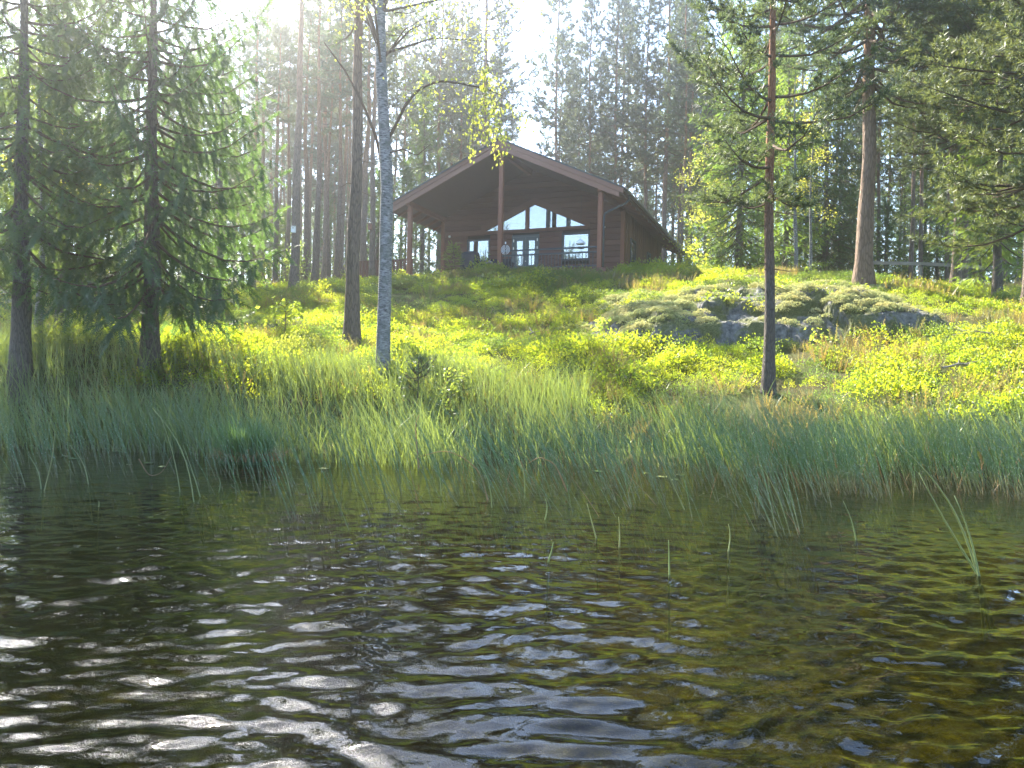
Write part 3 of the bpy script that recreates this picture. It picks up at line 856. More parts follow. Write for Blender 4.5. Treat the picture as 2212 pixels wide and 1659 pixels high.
def gen_spruce(seed, H, z0, R, r0, lean=(0, 0), whorl=0.32, nb=(4, 6), step=0.16, ssize=0.24, tpl=None, needles='spruce_needles', sides=10, hang=0.5, wob=0.03, keep=1.0, power=0.8, split=False):
    rng = np.random.RandomState(seed)
    tpl = SPRAY if tpl is None else tpl
    P = trunk_path(rng, H, lean, wob)
    tm = trunk_mesh('trunk', rng, P, r0, 0.015, M['spruce_bark'], sides, 0.30)
    g = Geo(); TP, TD, TS = [], [], []; BR = []
    z = z0
    while z < H - 0.1:
        t = (z - z0) / (H - z0)
        L0 = R * (1 - t) ** power * (0.8 + 0.2 * min(1, t * 6)) + 0.12
        n = rng.randint(nb[0], nb[1] + 1); a0 = rng.uniform(0, 6.28)
        for k in range(n):
            if rng.rand() > keep: continue
            az = a0 + 6.283 * k / n + rng.uniform(-.4, .4)
            L = L0 * rng.uniform(0.6, 1.15)
            if split: g = Geo(); BR.append(g)
            el = math.radians(-22 + 60 * t + rng.uniform(-9, 9))
            b = tp(P, z + rng.uniform(-.1, .1)); hd = np.array((math.cos(az), math.sin(az), 0.0))
            s = np.linspace(0, 1, 7)
            sag = -0.16 * L * np.sin(s * math.pi * 0.9) + 0.15 * L * s ** 3
            pts = b + s[:, None] * L * (hd * math.cos(el) + np.array((0, 0, math.sin(el)))) + np.outer(sag, (0, 0, 1)) + rng.normal(0, 0.012 * L, (7, 3)) * s[:, None]
            g.tube(pts, np.linspace(0.008 + 0.010 * L, 0.004, 7), 4, False)
            m = max(3, int(L / step))
            side = np.cross(hd, (0, 0, 1))
            for q in range(m):
                f = 0.16 + 0.84 * (q + rng.rand()) / m
                o = np.array([np.interp(f * 6, np.arange(7), pts[:, c]) for c in range(3)])
                for sg in (-1, 1):
                    tl = (0.30 * L * (1.1 - f) + 0.14) * rng.uniform(0.6, 1.25)
                    tl = min(tl, 0.75)
                    d = unit(hd * rng.uniform(0.4, 0.9) + side * sg * rng.uniform(0.5, 1.0) + np.array((0, 0, -hang * rng.uniform(0.3, 2.2))))
                    nn = max(1, int(tl / (ssize * 0.55)))
                    for w in range(nn):
                        p = o + d * tl * w / nn + np.array((0, 0, -hang * 0.25 * (tl * w / nn) ** 1.5))
                        TP.append(p); TD.append(unit(d + np.array((0, 0, -hang * 0.5 * w / nn)) + rng.normal(0, 0.14, 3))); TS.append(ssize * rng.uniform(0.8, 1.25))
            for w in range(2):
                TP.append(pts[-1 - w]); TD.append(unit(pts[-1] - pts[-2])); TS.append(ssize * 1.1)
        z += whorl * rng.uniform(0.75, 1.25) * (1 - 0.4 * t)
    fm = soup('crown', inst_tris(tpl, np.array(TP), np.array(TD), rng.uniform(-0.7, 0.7, len(TP)), np.array(TS)), M[needles])
    return tm, ([b.mesh('branch', M['twig']) for b in BR] if split else g.mesh('limbs', M['twig'])), fm

def gen_broadleaf(seed, H, z0, R, r0, n_br=22, leaves=60, lsize=0.07, bark='birch_bark', leafmat='birch_leaf', lean=(0, 0), sides=10, up=0.5, hang=0.3):
    rng = np.random.RandomState(seed)
    P = trunk_path(rng, H, lean, 0.06)
    tm = trunk_mesh('trunk', rng, P, r0, 0.012, M[bark], sides, 0.25, 0.02)
    g = Geo(); LP, LD, LS = [], [], []
    for k in range(n_br):
        t = (k + rng.rand()) / n_br; z = z0 + (H - z0) * t * 0.97
        L = R * (1 - t) ** 0.6 * rng.uniform(0.6, 1.1) + 0.2; az = rng.uniform(0, 6.28)
        b = tp(P, z); hd = np.array((math.cos(az), math.sin(az), 0)); s = np.linspace(0, 1, 6)
        pts = b + s[:, None] * L * (hd + np.array((0, 0, up))) / math.hypot(1, up) + np.outer(-hang * L * s ** 2.2, (0, 0, 1)) + np.cumsum(rng.normal(0, 0.03 * L, (6, 3)), 0) * s[:, None]
        g.tube(pts, np.linspace(0.25 * np.interp(z, [0, H], [r0, .02]) + .004, 0.003, 6), 4, False)
        m = max(4, int(leaves * L / R))
        f = 0.2 + 0.8 * rng.rand(m) ** 0.7
        o = np.stack([np.interp(f * 5, np.arange(6), pts[:, c]) for c in range(3)], 1)
        sc = 0.22 * L + 0.08
        LP.append(o + rng.normal(0, 1, (m, 3)) * sc * np.array((1, 1, 0.7)) * 0.6 - np.outer(rng.rand(m), (0, 0, hang * 0.4)))
        d = rng.normal(0, 1, (m, 3)) * np.array((1, 1, 0.6)); d[:, 2] -= 0.6
        LD.append(d); LS.append(lsize * rng.uniform(0.7, 1.25, m))
    LP = np.vstack(LP)
    fm = soup('crown', inst_tris(LEAF, LP, np.vstack(LD), rng.uniform(0, 6.28, len(LP)), np.concatenate(LS)), M[leafmat])
    return tm, g.mesh('limbs', M['twig'] if bark != 'birch_bark' else M['twig']), fm

def plant_tree(meshes, name, px, Y, label, cat='tree', group=None, rz=0.0, scale=1.0, X=None, sz=None):
    dx = (px - 1106.0) / FPX * Y if X is None else X
    z = float(height(np.array([dx]), np.array([Y]))[0])
    e = empty(name, (dx, Y, z - 0.03), rz)
    e.scale = (scale, scale, scale * (sz or 1.0))
    for nm, me in zip(('trunk', 'limbs', 'crown'), meshes):
        if isinstance(me, list):
            for b in me: mobj('branch', b, e)
        else:
            o = mobj(nm, me, e)
            if nm == 'limbs': o['kind'] = 'stuff'
    return tag(e, label, cat, group)

# ------------------------------------------------------------------ near trees
plant_tree(gen_spruce(11, 12.0, 3.0, 2.9, 0.21, split=True, step=0.16, ssize=0.30, whorl=0.36, nb=(4, 6), keep=0.78, hang=0.8, power=0.42), 'spruce_tree', 44, 15.6, 'dark spruce at the left edge beside the water, thick bare trunk base')
plant_tree(gen_spruce(12, 11.6, 2.1, 3.3, 0.205, split=True, step=0.16, ssize=0.30, whorl=0.35, nb=(4, 6), keep=0.78, hang=0.85, power=0.42), 'spruce_tree', 323, 16.4, 'large dark spruce with drooping curtain boughs, second trunk from the left')
plant_tree(gen_pine(13, 16, 8.5, 2.0, 0.205, lean=(-0.004, 0), wob=0.03, whorl=0.5, dead=14, tsize=0.2, twig_n=7, tufts=3), 'pine_tree', 757, 19.6, 'tall straight grey-brown pine just left of the pale birch')

# birch with one long arm that hangs leaves in front of the cabin gable
def near_birch():
    rng = np.random.RandomState(21)
    Yb = 16.0
    base = at(828, 790, Yb); base[2] = float(height(np.array([base[0]]), np.array([Yb]))[0])
    W = lambda px, py, Y=Yb: at(px, py, Y) - base
    P = np.array([W(827, 830), W(827, 790), W(829, 700), W(832, 600), W(834, 500), W(836, 400), W(833, 330), W(828, 250), W(823, 150), W(822, 50), W(826, -60), W(835, -200), W(845, -380)])
    P[0, 2] -= 0.3
    R = np.array([0.165, 0.158, 0.140, 0.135, 0.132, 0.128, 0.124, 0.118, 0.112, 0.10, 0.085, 0.06, 0.02])
    t = np.linspace(0, 12, 49)
    PP = np.stack([np.interp(t, np.arange(13), P[:, c]) for c in range(3)], 1); RR = np.interp(t, np.arange(13), R)
    g = Geo(); g.tube(PP, RR * rng.uniform(0.97, 1.03, 49), 14)
    tm = g.mesh('trunk', M['birch_bark'], True)
    g = Geo(); LP, LD, LS = [], [], []
    def limb(pts, r0, r1):
        pts = np.array(pts); k = np.linspace(0, len(pts) - 1, 22)
        q = np.stack([np.interp(k, np.arange(len(pts)), pts[:, c]) for c in range(3)], 1)
        q[1:-1] = (q[:-2] + 2 * q[1:-1] + q[2:]) / 4
        g.tube(q, np.linspace(r0, r1, len(q)), 6, False); return q
    arm = limb([W(838, 300), W(852, 275), W(875, 225), W(905, 190), W(950, 172, 15.6), W(1000, 180, 15.3), W(1050, 190, 15.0), W(1085, 205, 14.8)], 0.040, 0.010)
    limb([W(836, 420), W(815, 300, 16.2), W(780, 215, 16.5), W(745, 150, 16.8), W(700, 90, 17)], 0.045, 0.012)
    limb([W(826, 120), W(800, 40, 16.3), W(770, -60, 16.6)], 0.05, 0.02)
    limb([W(823, 40), W(850, -60, 15.8), W(900, -160, 15.5)], 0.045, 0.02)
    limb([W(838, 330), W(870, 320, 15.7), W(900, 335, 15.5), W(930, 310, 15.4)], 0.022, 0.005)
    # hanging strands
    strands = [((1010, 182), (1025, 330)), ((1030, 186), (1018, 345)), ((1050, 190), (1045, 300)), ((1065, 195), (1078, 360)), ((1085, 205), (1092, 335)), ((1040, 190), (1055, 320)),
               ((1055, 120), (1040, 235)), ((1070, 150), (1075, 280)), ((1040, 130), (1060, 215)), ((1090, 210), (1130, 285)), ((1060, 200), (1105, 300)), ((1035, 188), (1030, 290))]
    for (a, b) in strands:
        Y = 14.9 + rng.uniform(-.35, .35)
        p0, p1 = W(*a, Y), W(*b, Y)
        mid = (p0 + p1) / 2 + rng.normal(0, 0.08, 3)
        q = np.array([p0, mid, p1]); g.tube(q, [0.006, 0.004, 0.002], 3, False)
        n = 44
        f = np.linspace(0.15, 1, n)
        o = np.stack([np.interp(f * 2, np.arange(3), q[:, c]) for c in range(3)], 1) + rng.normal(0, 0.07, (n, 3)) * np.array((1, 1, 0.5))
        LP.append(o); d = rng.normal(0, 0.6, (n, 3)); d[:, 2] -= 0.9; LD.append(d); LS.append(rng.uniform(0.055, 0.10, n))
    q = limb([W(1050, 190, 14.9), W(1055, 150, 14.9), W(1050, 110, 14.9)], 0.01, 0.004)
    n = 500
    o = np.stack([np.interp(rng.rand(n) * 21, np.arange(22), arm[:, c]) for c in range(3)], 1)
    o = o[o[:, 0] > arm[6, 0]]; n = len(o)
    LP.append(o + rng.normal(0, 0.13, (n, 3))); LD.append(rng.normal(0, 1, (n, 3)) - np.array((0, 0, 0.5))); LS.append(rng.uniform(0.05, 0.085, n))
    # high crown above the frame
    for k in range(26):
        zc = rng.uniform(7.5, 13); c = np.array((rng.normal(0, 1.4), rng.normal(0.3, 1.4), zc)); n = 160
        LP.append(c + rng.normal(0, 0.38, (n, 3))); LD.append(rng.normal(0, 1, (n, 3)) - np.array((0, 0, .5))); LS.append(rng.uniform(0.05, 0.09, n))
        tpz = np.array([np.interp(zc - 1.0, P[:, 2], P[:, i]) for i in range(3)])
        g.tube([tpz, (tpz + c) / 2 + (0, 0, .2), c], [0.03, 0.015, 0.005], 4, False)
    LP = np.vstack(LP)
    fm = soup('crown', inst_tris(LEAF, LP, np.vstack(LD), rng.uniform(0, 6.28, len(LP)), np.concatenate(LS)), M['birch_leaf'])
    e = empty('birch_tree', base)
    mobj('trunk', tm, e); mobj('limbs', g.mesh('limbs', M['twig']), e)['kind'] = 'stuff'; mobj('crown', fm, e)
    tag(e, 'pale-barked birch at the waterside, one leafy arm hanging before the gable', 'tree')
near_birch()

plant_tree(gen_pine(31, 13.5, 4.0, 2.4, 0.125, split=True, lean=(0.004, 0), wob=0.035, whorl=0.55, nb=(2, 4), twig_n=15, tufts=8, tsize=0.19, bark='young_pine_bark', sides=12, dead=10), 'pine_tree', 1660, 15.6,
           'slim pine with reddish upper trunk standing in front of the rock outcrop')
plant_tree(gen_pine(32, 18, 6.8, 4.4, 0.285, split=True, wob=0.05, whorl=0.42, nb=(4, 6), twig_n=16, tufts=8, tsize=0.24, bark='old_pine_bark', sides=18, dead=10, droop=0.15), 'pine_tree', 1860, 25.5,
           'thick old pine with furrowed bark on top of the rocky knoll')
plant_tree(gen_pine(33, 13, 3.4, 4.2, 0.19, split=True, wob=0.06, whorl=0.36, nb=(4, 6), twig_n=17, tufts=8, tsize=0.21, dead=6, droop=0.12), 'pine_tree', 2300, 17.5, 'pine outside the right edge with dark boughs reaching into view')
plant_tree(gen_pine(34, 16, 5.0, 4.0, 0.18, wob=0.06, whorl=0.42, nb=(4, 6), twig_n=14, tufts=7, tsize=0.24, dead=8), 'pine_tree', 2060, 29.5, 'bushy pine behind the knoll right of the thick old pine')
plant_tree(gen_spruce(35, 12, 1.6, 2.6, 0.16, whorl=0.32, needles='young_spruce', hang=0.35, keep=0.8), 'spruce_tree', 2150, 26.5, 'light green spruce in front of the rail fence at the right')
plant_tree(gen_spruce(36, 15, 0.8, 2.9, 0.17, whorl=0.34, needles='young_spruce', hang=0.4, keep=0.9), 'spruce_tree', 1590, 34, 'bright green spruce between the cabin and the old pine')
plant_tree(gen_spruce(37, 16, 0.9, 3.0, 0.18, whorl=0.38, needles='spruce_needles', hang=0.5), 'spruce_tree', 1775, 41, 'dark spruce behind the two white birch stems')
plant_tree(gen_spruce(38, 9.5, 1.2, 2.5, 0.17, whorl=0.40, needles='spruce_needles', hang=0.6, keep=0.75), 'spruce_tree', 470, 28, 'spruce with sunlit bough tips left of the trunk stand')
plant_tree(gen_spruce(39, 8, 2.6, 2.4, 0.19, whorl=0.42, hang=0.6, keep=0.75), 'spruce_tree', 175, 24, 'shaded spruce between the two dark lakeside spruces')
plant_tree(gen_pine(47, 15, 5.5, 3.6, 0.17, wob=0.06, whorl=0.40, nb=(4, 6), twig_n=14, tufts=7, tsize=0.23, dead=6), 'pine_tree', 2215, 23, 'dark bushy pine at the right edge before the fence')
plant_tree(gen_spruce(48, 10, 3.0, 2.4, 0.17, whorl=0.40, hang=0.7, keep=0.6, power=0.5), 'spruce_tree', 130, 19.5, 'spruce close behind the gap between the lakeside spruces')
plant_tree(gen_broadleaf(41, 9.5, 3.2, 1.6, 0.10, 18, 90, 0.085), 'birch_tree', 1713, 33, 'slim white birch, left of the two behind the knoll')
plant_tree(gen_broadleaf(42, 8.5, 2.8, 1.4, 0.075, 16, 90, 0.085, lean=(0.02, 0)), 'birch_tree', 1745, 34, 'thin white birch, right of the two behind the knoll')
plant_tree(gen_broadleaf(43, 7, 3.5, 1.3, 0.10, 14, 70, 0.08), 'birch_tree', 82, 17.5, 'short white birch stem close behind the leftmost spruce')
plant_tree(gen_broadleaf(44, 8, 1.2, 2.4, 0.09, 34, 170, 0.10, 'spruce_bark', 'shrub_leaf'), 'broadleaf_tree', 1935, 44, 'green broadleaf tree behind the fence right of the old pine')
plant_tree(gen_broadleaf(45, 9, 2.2, 2.4, 0.09, 34, 150, 0.10, 'spruce_bark', 'birch_leaf'), 'broadleaf_tree', 2190, 40, 'yellow-green broadleaf tree behind the fence at the right edge')
plant_tree(gen_broadleaf(49, 9, 1.0, 2.6, 0.09, 36, 150, 0.11, 'spruce_bark', 'birch_leaf'), 'broadleaf_tree', 1520, 40, 'glowing green broadleaf tree right behind the cabin eave')
plant_tree(gen_broadleaf(99, 10, 1.0, 2.8, 0.09, 36, 150, 0.11, 'spruce_bark', 'birch_leaf'), 'broadleaf_tree', 1815, 47, 'sunlit green broadleaf tree left behind the thick old pine')
plant_tree(gen_spruce(98, 13, 0.8, 2.7, 0.16, whorl=0.36, needles='young_spruce', hang=0.4, keep=0.85), 'spruce_tree', 1690, 38, 'fresh green spruce left of the two white birch stems')
plant_tree(gen_broadleaf(97, 8, 1.5, 2.2, 0.08, 32, 130, 0.10, 'spruce_bark', 'birch_leaf'), 'broadleaf_tree', 2110, 38, 'lit yellow-green broadleaf tree just behind the rail fence')
plant_tree(gen_broadleaf(96, 7.5, 2.0, 2.2, 0.08, 30, 120, 0.09, 'spruce_bark', 'birch_leaf'), 'broadleaf_tree', 2235, 30, 'yellow-green broadleaf boughs at the right edge before the fence')
plant_tree(gen_broadleaf(46, 7.5, 2.0, 2.0, 0.07, 30, 120, 0.09, 'spruce_bark', 'birch_leaf'), 'broadleaf_tree', 1690, 46, 'yellow-green broadleaf tree far behind the bright spruce')

# ------------------------------------------------------------------ forest pines: six shapes, many copies
FAR = [gen_pine(50 + k, H, z0, R, r, wob=0.06, whorl=0.58, nb=(3, 5), twig_n=6, tufts=4, tsize=0.37, tpl=TUFT_FAR, needles='far_needles', sides=8, dead=16, top=0.5)
       for k, (H, z0, R, r) in enumerate([(24, 11, 1.9, 0.17), (23, 9, 2.2, 0.18), (25, 13, 2.0, 0.19), (22, 10.5, 1.7, 0.15), (24, 14, 2.3, 0.20), (21, 8, 2.0, 0.14)])]
STAND = [gen_pine(150 + k, H, z0, R, r, wob=0.07, whorl=0.55, nb=(3, 4), twig_n=6, tufts=4, tsize=0.34, tpl=TUFT_FAR, needles='far_needles', sides=9, dead=22, top=0.4)
         for k, (H, z0, R, r) in enumerate([(17.5, 11.5, 1.35, 0.17), (16.5, 10.5, 1.2, 0.14), (18, 12.5, 1.4, 0.20), (17, 11, 1.25, 0.155)])]
FSPR = [gen_spruce(60 + k, H, z0, R, r, whorl=0.5, nb=(4, 5), step=0.30, ssize=0.42, tpl=SPRAY_FAR, needles='spruce_needles', sides=7, hang=0.55) for k, (H, z0, R, r) in enumerate([(14, 1.0, 2.2, 0.15), (9, 0.3, 1.7, 0.11), (5, 0.1, 1.2, 0.06)])]
rf = np.random.RandomState(5)
def far_pine(px, Y, label, group, v=None, s=None, X=None, sz=None, shapes=None):
    shapes = shapes or FAR
    v = rf.randint(len(shapes)) if v is None else v
    s = rf.uniform(0.9, 1.12) if s is None else s
    return plant_tree(shapes[v], 'pine_tree', px, Y, label, 'tree', group, rf.uniform(0, 6.28), s, X, sz)
ORD = {}
GL = 'pines in the dense stand left of the cabin'
for px, Y, v, s in [(632, 35, 2, 1.12)]:
    far_pine(px, Y, 'pine carrying the pale nest box, thickest of the stand left of the cabin', None, v, s, shapes=STAND)
far_pine(800, 36, 'pine with dark nest box close behind the pale birch', None, 3, 1.0, shapes=STAND)
for px, Y in [(652, 41), (675, 37), (694, 44), (706, 40), (722, 38), (735, 46), (783, 41), (808, 43), (612, 45), (590, 40), (563, 44), (540, 38), (505, 47), (455, 42), (420, 50), (395, 41), (345, 48), (290, 42), (240, 50), (200, 40), (130, 46), (60, 43), (20, 52), (665, 55), (685, 60), (745, 57), (770, 62), (715, 66), (640, 63), (600, 58), (575, 64)]:
    far_pine(px, Y, 'straight slender pine in the dense stand left of the cabin', GL, shapes=STAND if Y < 52 else FAR, sz=0.84 if Y < 43 else 0.95)
GB = 'pines rising behind the cabin roof'
far_pine(1035, 52, 'thick dark pine rising behind the left roof slope near the gable', None, 1, 1.25)
far_pine(1190, 58, 'double-looking dark pine right of the white sky gap above the roof', None, 5, 1.30)
for px, Y in [(862, 55), (905, 60), (937, 53), (965, 66), (985, 58), (1012, 64), (1070, 60), (1199, 61), (1262, 57), (1318, 56), (1385, 55), (1412, 66), (1432, 54), (1462, 58), (1345, 68), (1285, 70), (1230, 72), (1500, 60), (880, 70), (920, 72), (845, 62), (1055, 74), (955, 78), (1025, 80), (1300, 78), (1365, 80), (1405, 76), (1240, 66), (1335, 62), (1445, 72), (1480, 74)]:
    far_pine(px, Y, 'tall pine with thin crown rising behind the cabin roof', GB, v=int(rf.choice([0, 1, 3, 5])), s=rf.uniform(1.0, 1.22))
GR = 'pines behind the rail fence'
for px, Y in [(1470, 47), (1482, 50), (1525, 55), (1545, 52), (1640, 50), (1892, 44), (1910, 47), (1962, 36), (1984, 39), (2042, 40), (2078, 36), (2098, 43), (2120, 47), (2165, 44), (2230, 40), (2290, 46), (2000, 58), (1850, 60), (1800, 55), (1560, 62), (1600, 58), (1675, 60), (1720, 56), (1755, 63), (1940, 62), (2060, 60), (2140, 58), (1530, 70)]:
    far_pine(px, Y, 'brown-stemmed pine among the trees right of the cabin', GR, v=int(rf.choice([0, 2, 3, 5])), s=rf.uniform(0.8, 1.0))
GF = 'distant pines deep in the forest'
n = 0
while n < 130:
    Y = rf.uniform(66, 125); X = rf.uniform(-0.74, 0.74) * Y
    px = 1106 + X / Y * FPX
    if 1105 < px < 1172 or (1888 < px < 1935): continue
    far_pine(0, Y, 'distant pine deep in the forest behind the nearer trunks', GF, X=X); n += 1
GS = 'young spruces under the pines'
for px, Y, v, s in [(520, 36, 1, 1), (610, 48, 2, 1.2), (700, 52, 1, .9), (790, 47, 2, 1.3), (815, 42, 2, 1.2), (870, 52, 1, 1.1), (905, 47, 0, 0.9), (945, 55, 1, 1.1), (420, 38, 1, .9), (1500, 48, 1, 1.0), (1540, 44, 2, 1.2), (1650, 46, 0, 1.0), (1830, 50, 1, 1), (1905, 38, 2, .9), (1990, 46, 0, 1), (2060, 50, 0, 1.1), (2115, 40, 1, 1), (2200, 46, 0, 1.1), (1450, 62, 0, 1), (350, 52, 0, 1), (250, 35, 1, 1), (90, 36, 1, 1.1), (730, 70, 0, 1), (660, 75, 0, 1.1), (580, 72, 0, 1), (480, 66, 0, 1.2), (2250, 33, 0, .9), (1525, 56, 0, 1.1), (1600, 50, 0, 1.1), (1690, 52, 0, 1.2), (1735, 44, 1, 1.2), (1810, 44, 0, 1.0), (1870, 55, 0, 1.1), (1950, 52, 0, 1.1), (2020, 42, 1, 1.2), (2090, 56, 0, 1.2), (2170, 52, 0, 1.1), (1390, 70, 0, 1.1), (1270, 74, 0, 1.2), (1010, 72, 0, 1.1), (890, 62, 0, 1.0), (765, 52, 1, 1.0), (545, 50, 1, 1.1), (30, 30, 1, 1.0), (120, 33, 1, 1.1), (-20, 26, 1, 1.0), (60, 40, 0, 0.9), (190, 31, 2, 1.2), (310, 36, 1, 1.0), (380, 33, 2, 1.2)]:
    plant_tree(FSPR[v], 'spruce_tree', px, Y, 'young spruce growing in the shade among the pine trunks', 'tree', GS, rf.uniform(0, 6.28), s * rf.uniform(.9, 1.1))
GU = 'leafy bushes on the forest floor'
BUSH = [gen_broadleaf(70 + k, 2.2, 0.1, 1.1, 0.02, 26, 46, 0.10, 'spruce_bark', ['shrub_leaf', 'birch_leaf'][k % 2], sides=5, up=0.9) for k in range(3)]
for k in range(46):
    Y = rf.uniform(37, 66); px = rf.choice([rf.uniform(-50, 860), rf.uniform(1480, 2260)])
    plant_tree(BUSH[rf.randint(3)], 'bush', px, Y, 'leafy green bush on the forest floor among trunks', 'bush', GU, rf.uniform(0, 6.28), rf.uniform(0.6, 1.3))

_words = ['first', 'second', 'third', 'fourth', 'fifth', 'sixth', 'seventh', 'eighth', 'ninth', 'tenth', 'eleventh', 'twelfth', 'thirteenth', 'fourteenth', 'fifteenth', 'sixteenth', 'seventeenth', 'eighteenth', 'nineteenth', 'twentieth',
          'twenty-first', 'twenty-second', 'twenty-third', 'twenty-fourth', 'twenty-fifth', 'twenty-sixth', 'twenty-seventh', 'twenty-eighth', 'twenty-ninth', 'thirtieth', 'thirty-first', 'thirty-second', 'thirty-third', 'thirty-fourth', 'thirty-fifth', 'thirty-sixth']
for grp, txt in ((GL, 'straight slender pine, {} from the left in the stand left of the cabin'), (GB, 'tall thin-crowned pine, {} from the left behind the cabin roof'), (GR, 'brown-stemmed pine, {} from the left among trees right of the cabin')):
    ts = sorted([o for o in COL.objects if o.get('group') == grp], key=lambda o: o.location.x / o.location.y)
    for k, o in enumerate(ts): o['label'] = txt.format(_words[k])

# woods on the far shore behind the viewer, seen only in the window panes
g = Geo()
for k in range(100):
    x = -150 + k * 3.0 + rf.uniform(-1.5, 1.5); y = -50 - rf.uniform(0, 16); h = rf.uniform(19, 31); r = rf.uniform(1.8, 3.0)
    zb = float(height(np.array([x]), np.array([y]))[0])
    for q in range(6):
        z0 = zb + 1.0 + (h - 1) * q / 6; rr = r * (1 - q / 6.3); a = np.arange(7) * 6.283 / 7 + q
        ring = np.stack([x + rr * np.cos(a) * rf.uniform(.7, 1.2, 7), y + rr * np.sin(a), z0 + rf.uniform(-.3, .3, 7)], 1)
        g.add(np.vstack([ring, [(x, y, z0 + h / 4.2)]]), None, [(i, (i + 1) % 7, 7) for i in range(7)])
tag(g.obj('far_shore_woods', M['spruce_needles']), 'dark woods along the far shore mirrored in the cabin windows', 'woods', None, 'stuff')

# ------------------------------------------------------------------ ground cover: points that carry small clumps (uncountable, so stuff)
def gn_scatter(name, P, rot, scl, idx, meshes, label, cat):
    me = bpy.data.meshes.new(name)
    me.vertices.add(len(P)); me.vertices.foreach_set('co', np.asarray(P, np.float32).ravel())
    for nm, typ, dat in (('rot', 'FLOAT_VECTOR', np.asarray(rot, np.float32).ravel()), ('scl', 'FLOAT', np.asarray(scl, np.float32)), ('idx', 'INT', np.asarray(idx, np.int32))):
        a = me.attributes.new(nm, typ, 'POINT')
        a.data.foreach_set('vector' if typ == 'FLOAT_VECTOR' else 'value', dat)
    ob = mobj(name, me)
    ng = bpy.data.node_groups.new(name + '_nodes', 'GeometryNodeTree')
    ng.interface.new_socket('Geometry', in_out='INPUT', socket_type='NodeSocketGeometry')
    ng.interface.new_socket('Geometry', in_out='OUTPUT', socket_type='NodeSocketGeometry')
    N = ng.nodes; L = ng.links
    gi = N.new('NodeGroupInput'); go = N.new('NodeGroupOutput')
    iop = N.new('GeometryNodeInstanceOnPoints'); iop.inputs['Pick Instance'].default_value = True
    join = N.new('GeometryNodeJoinGeometry')
    for k, m in enumerate(meshes):
        po = bpy.data.objects.new(name + '_piece', m)
        oi = N.new('GeometryNodeObjectInfo'); oi.inputs['Object'].default_value = po; oi.inputs['As Instance'].default_value = False
        gti = N.new('GeometryNodeGeometryToInstance')
        L.new(oi.outputs['Geometry'], gti.inputs[0]); L.new(gti.outputs[0], join.inputs[0])
    def attr(nm, typ):
        a = N.new('GeometryNodeInputNamedAttribute'); a.data_type = typ; a.inputs['Name'].default_value = nm
        return [o for o in a.outputs if o.enabled][0]
    L.new(gi.outputs[0], iop.inputs['Points']); L.new(join.outputs[0], iop.inputs['Instance'])
    L.new(attr('idx', 'INT'), iop.inputs['Instance Index'])
    e2r = N.new('FunctionNodeEulerToRotation'); L.new(attr('rot', 'FLOAT_VECTOR'), e2r.inputs[0]); L.new(e2r.outputs[0], iop.inputs['Rotation'])
    L.new(attr('scl', 'FLOAT'), iop.inputs['Scale'])
    L.new(iop.outputs[0], go.inputs[0])
    md = ob.modifiers.new('scatter', 'NODES'); md.node_group = ng
    return tag(ob, label, cat, None, 'stuff')

def clump_leaves(seed, n, r, h, ls, mat):
    rng = np.random.RandomState(seed)
    a = rng.uniform(0, 6.28, n); rr = r * np.sqrt(rng.rand(n)); z = h * (1 - (rr / r) ** 2 * 0.75) * rng.uniform(0.35, 1.08, n)
    P = np.stack([rr * np.cos(a), rr * np.sin(a), z], 1)
    D = np.stack([np.cos(a) * rr / r, np.sin(a) * rr / r, np.zeros(n)], 1) + rng.normal(0, 0.6, (n, 3)) + np.array((0, 0, 0.45))
    V = inst_tris(LEAF, P, D, rng.uniform(0, 6.28, n), ls * rng.uniform(0.7, 1.3, n))
    return soup('bilberry_clump', V, M[mat])
def clump_twigs(seed, n, r, h, mat, w=0.05):
    rng = np.random.RandomState(seed)
    a = rng.uniform(0, 6.28, n); rr = r * np.sqrt(rng.rand(n))
    P = np.stack([rr * np.cos(a), rr * np.sin(a), np.zeros(n)], 1)
    D = np.stack([np.cos(a) * rr / r * .5, np.sin(a) * rr / r * .5, np.ones(n)], 1) + rng.normal(0, 0.18, (n, 3))
    V = inst_tris(tpl_spray(11, seed, 0.17, w), P, D, rng.uniform(0, 6.28, n), h * rng.uniform(0.6, 1.15, n))
    return soup('heather_clump', V, M[mat])
def blade_mesh(name, P, H, lean, curve, width, mat, segs=3, seed=0):
    """tapering ribbons: P base (N,3), lean (N,2) horizontal shift of the tip per unit height, curve adds droop"""
    rng = np.random.RandomState(seed)
    n = len(P); t = np.linspace(0, 1, segs + 1)
    ctr = P[:, None, :] + np.zeros((n, segs + 1, 3))
    ctr[:, :, :2] += lean[:, None, :] * H[:, None, None] * (t ** 1.6)[None, :, None]
    ctr[:, :, 2] += H[:, None] * (t[None, :] - curve[:, None] * t[None, :] ** 3)
    az = rng.uniform(0, 3.14, n); sd = np.stack([np.cos(az), np.sin(az), np.zeros(n)], 1)
    wd = width[:, None] * (1 - t[None, :] ** 2 * 0.92) * 0.5
    V = np.stack([ctr - sd[:, None, :] * wd[..., None], ctr + sd[:, None, :] * wd[..., None]], 2).reshape(-1, 3)
    b = (np.arange(n) * (segs + 1) * 2)[:, None, None]; k = (np.arange(segs) * 2)[None, :, None]
    Q = (b + k + np.array([0, 1, 3, 2])[None, None, :]).reshape(-1, 4)
    return mk_mesh(name, V, [Q], M[mat])
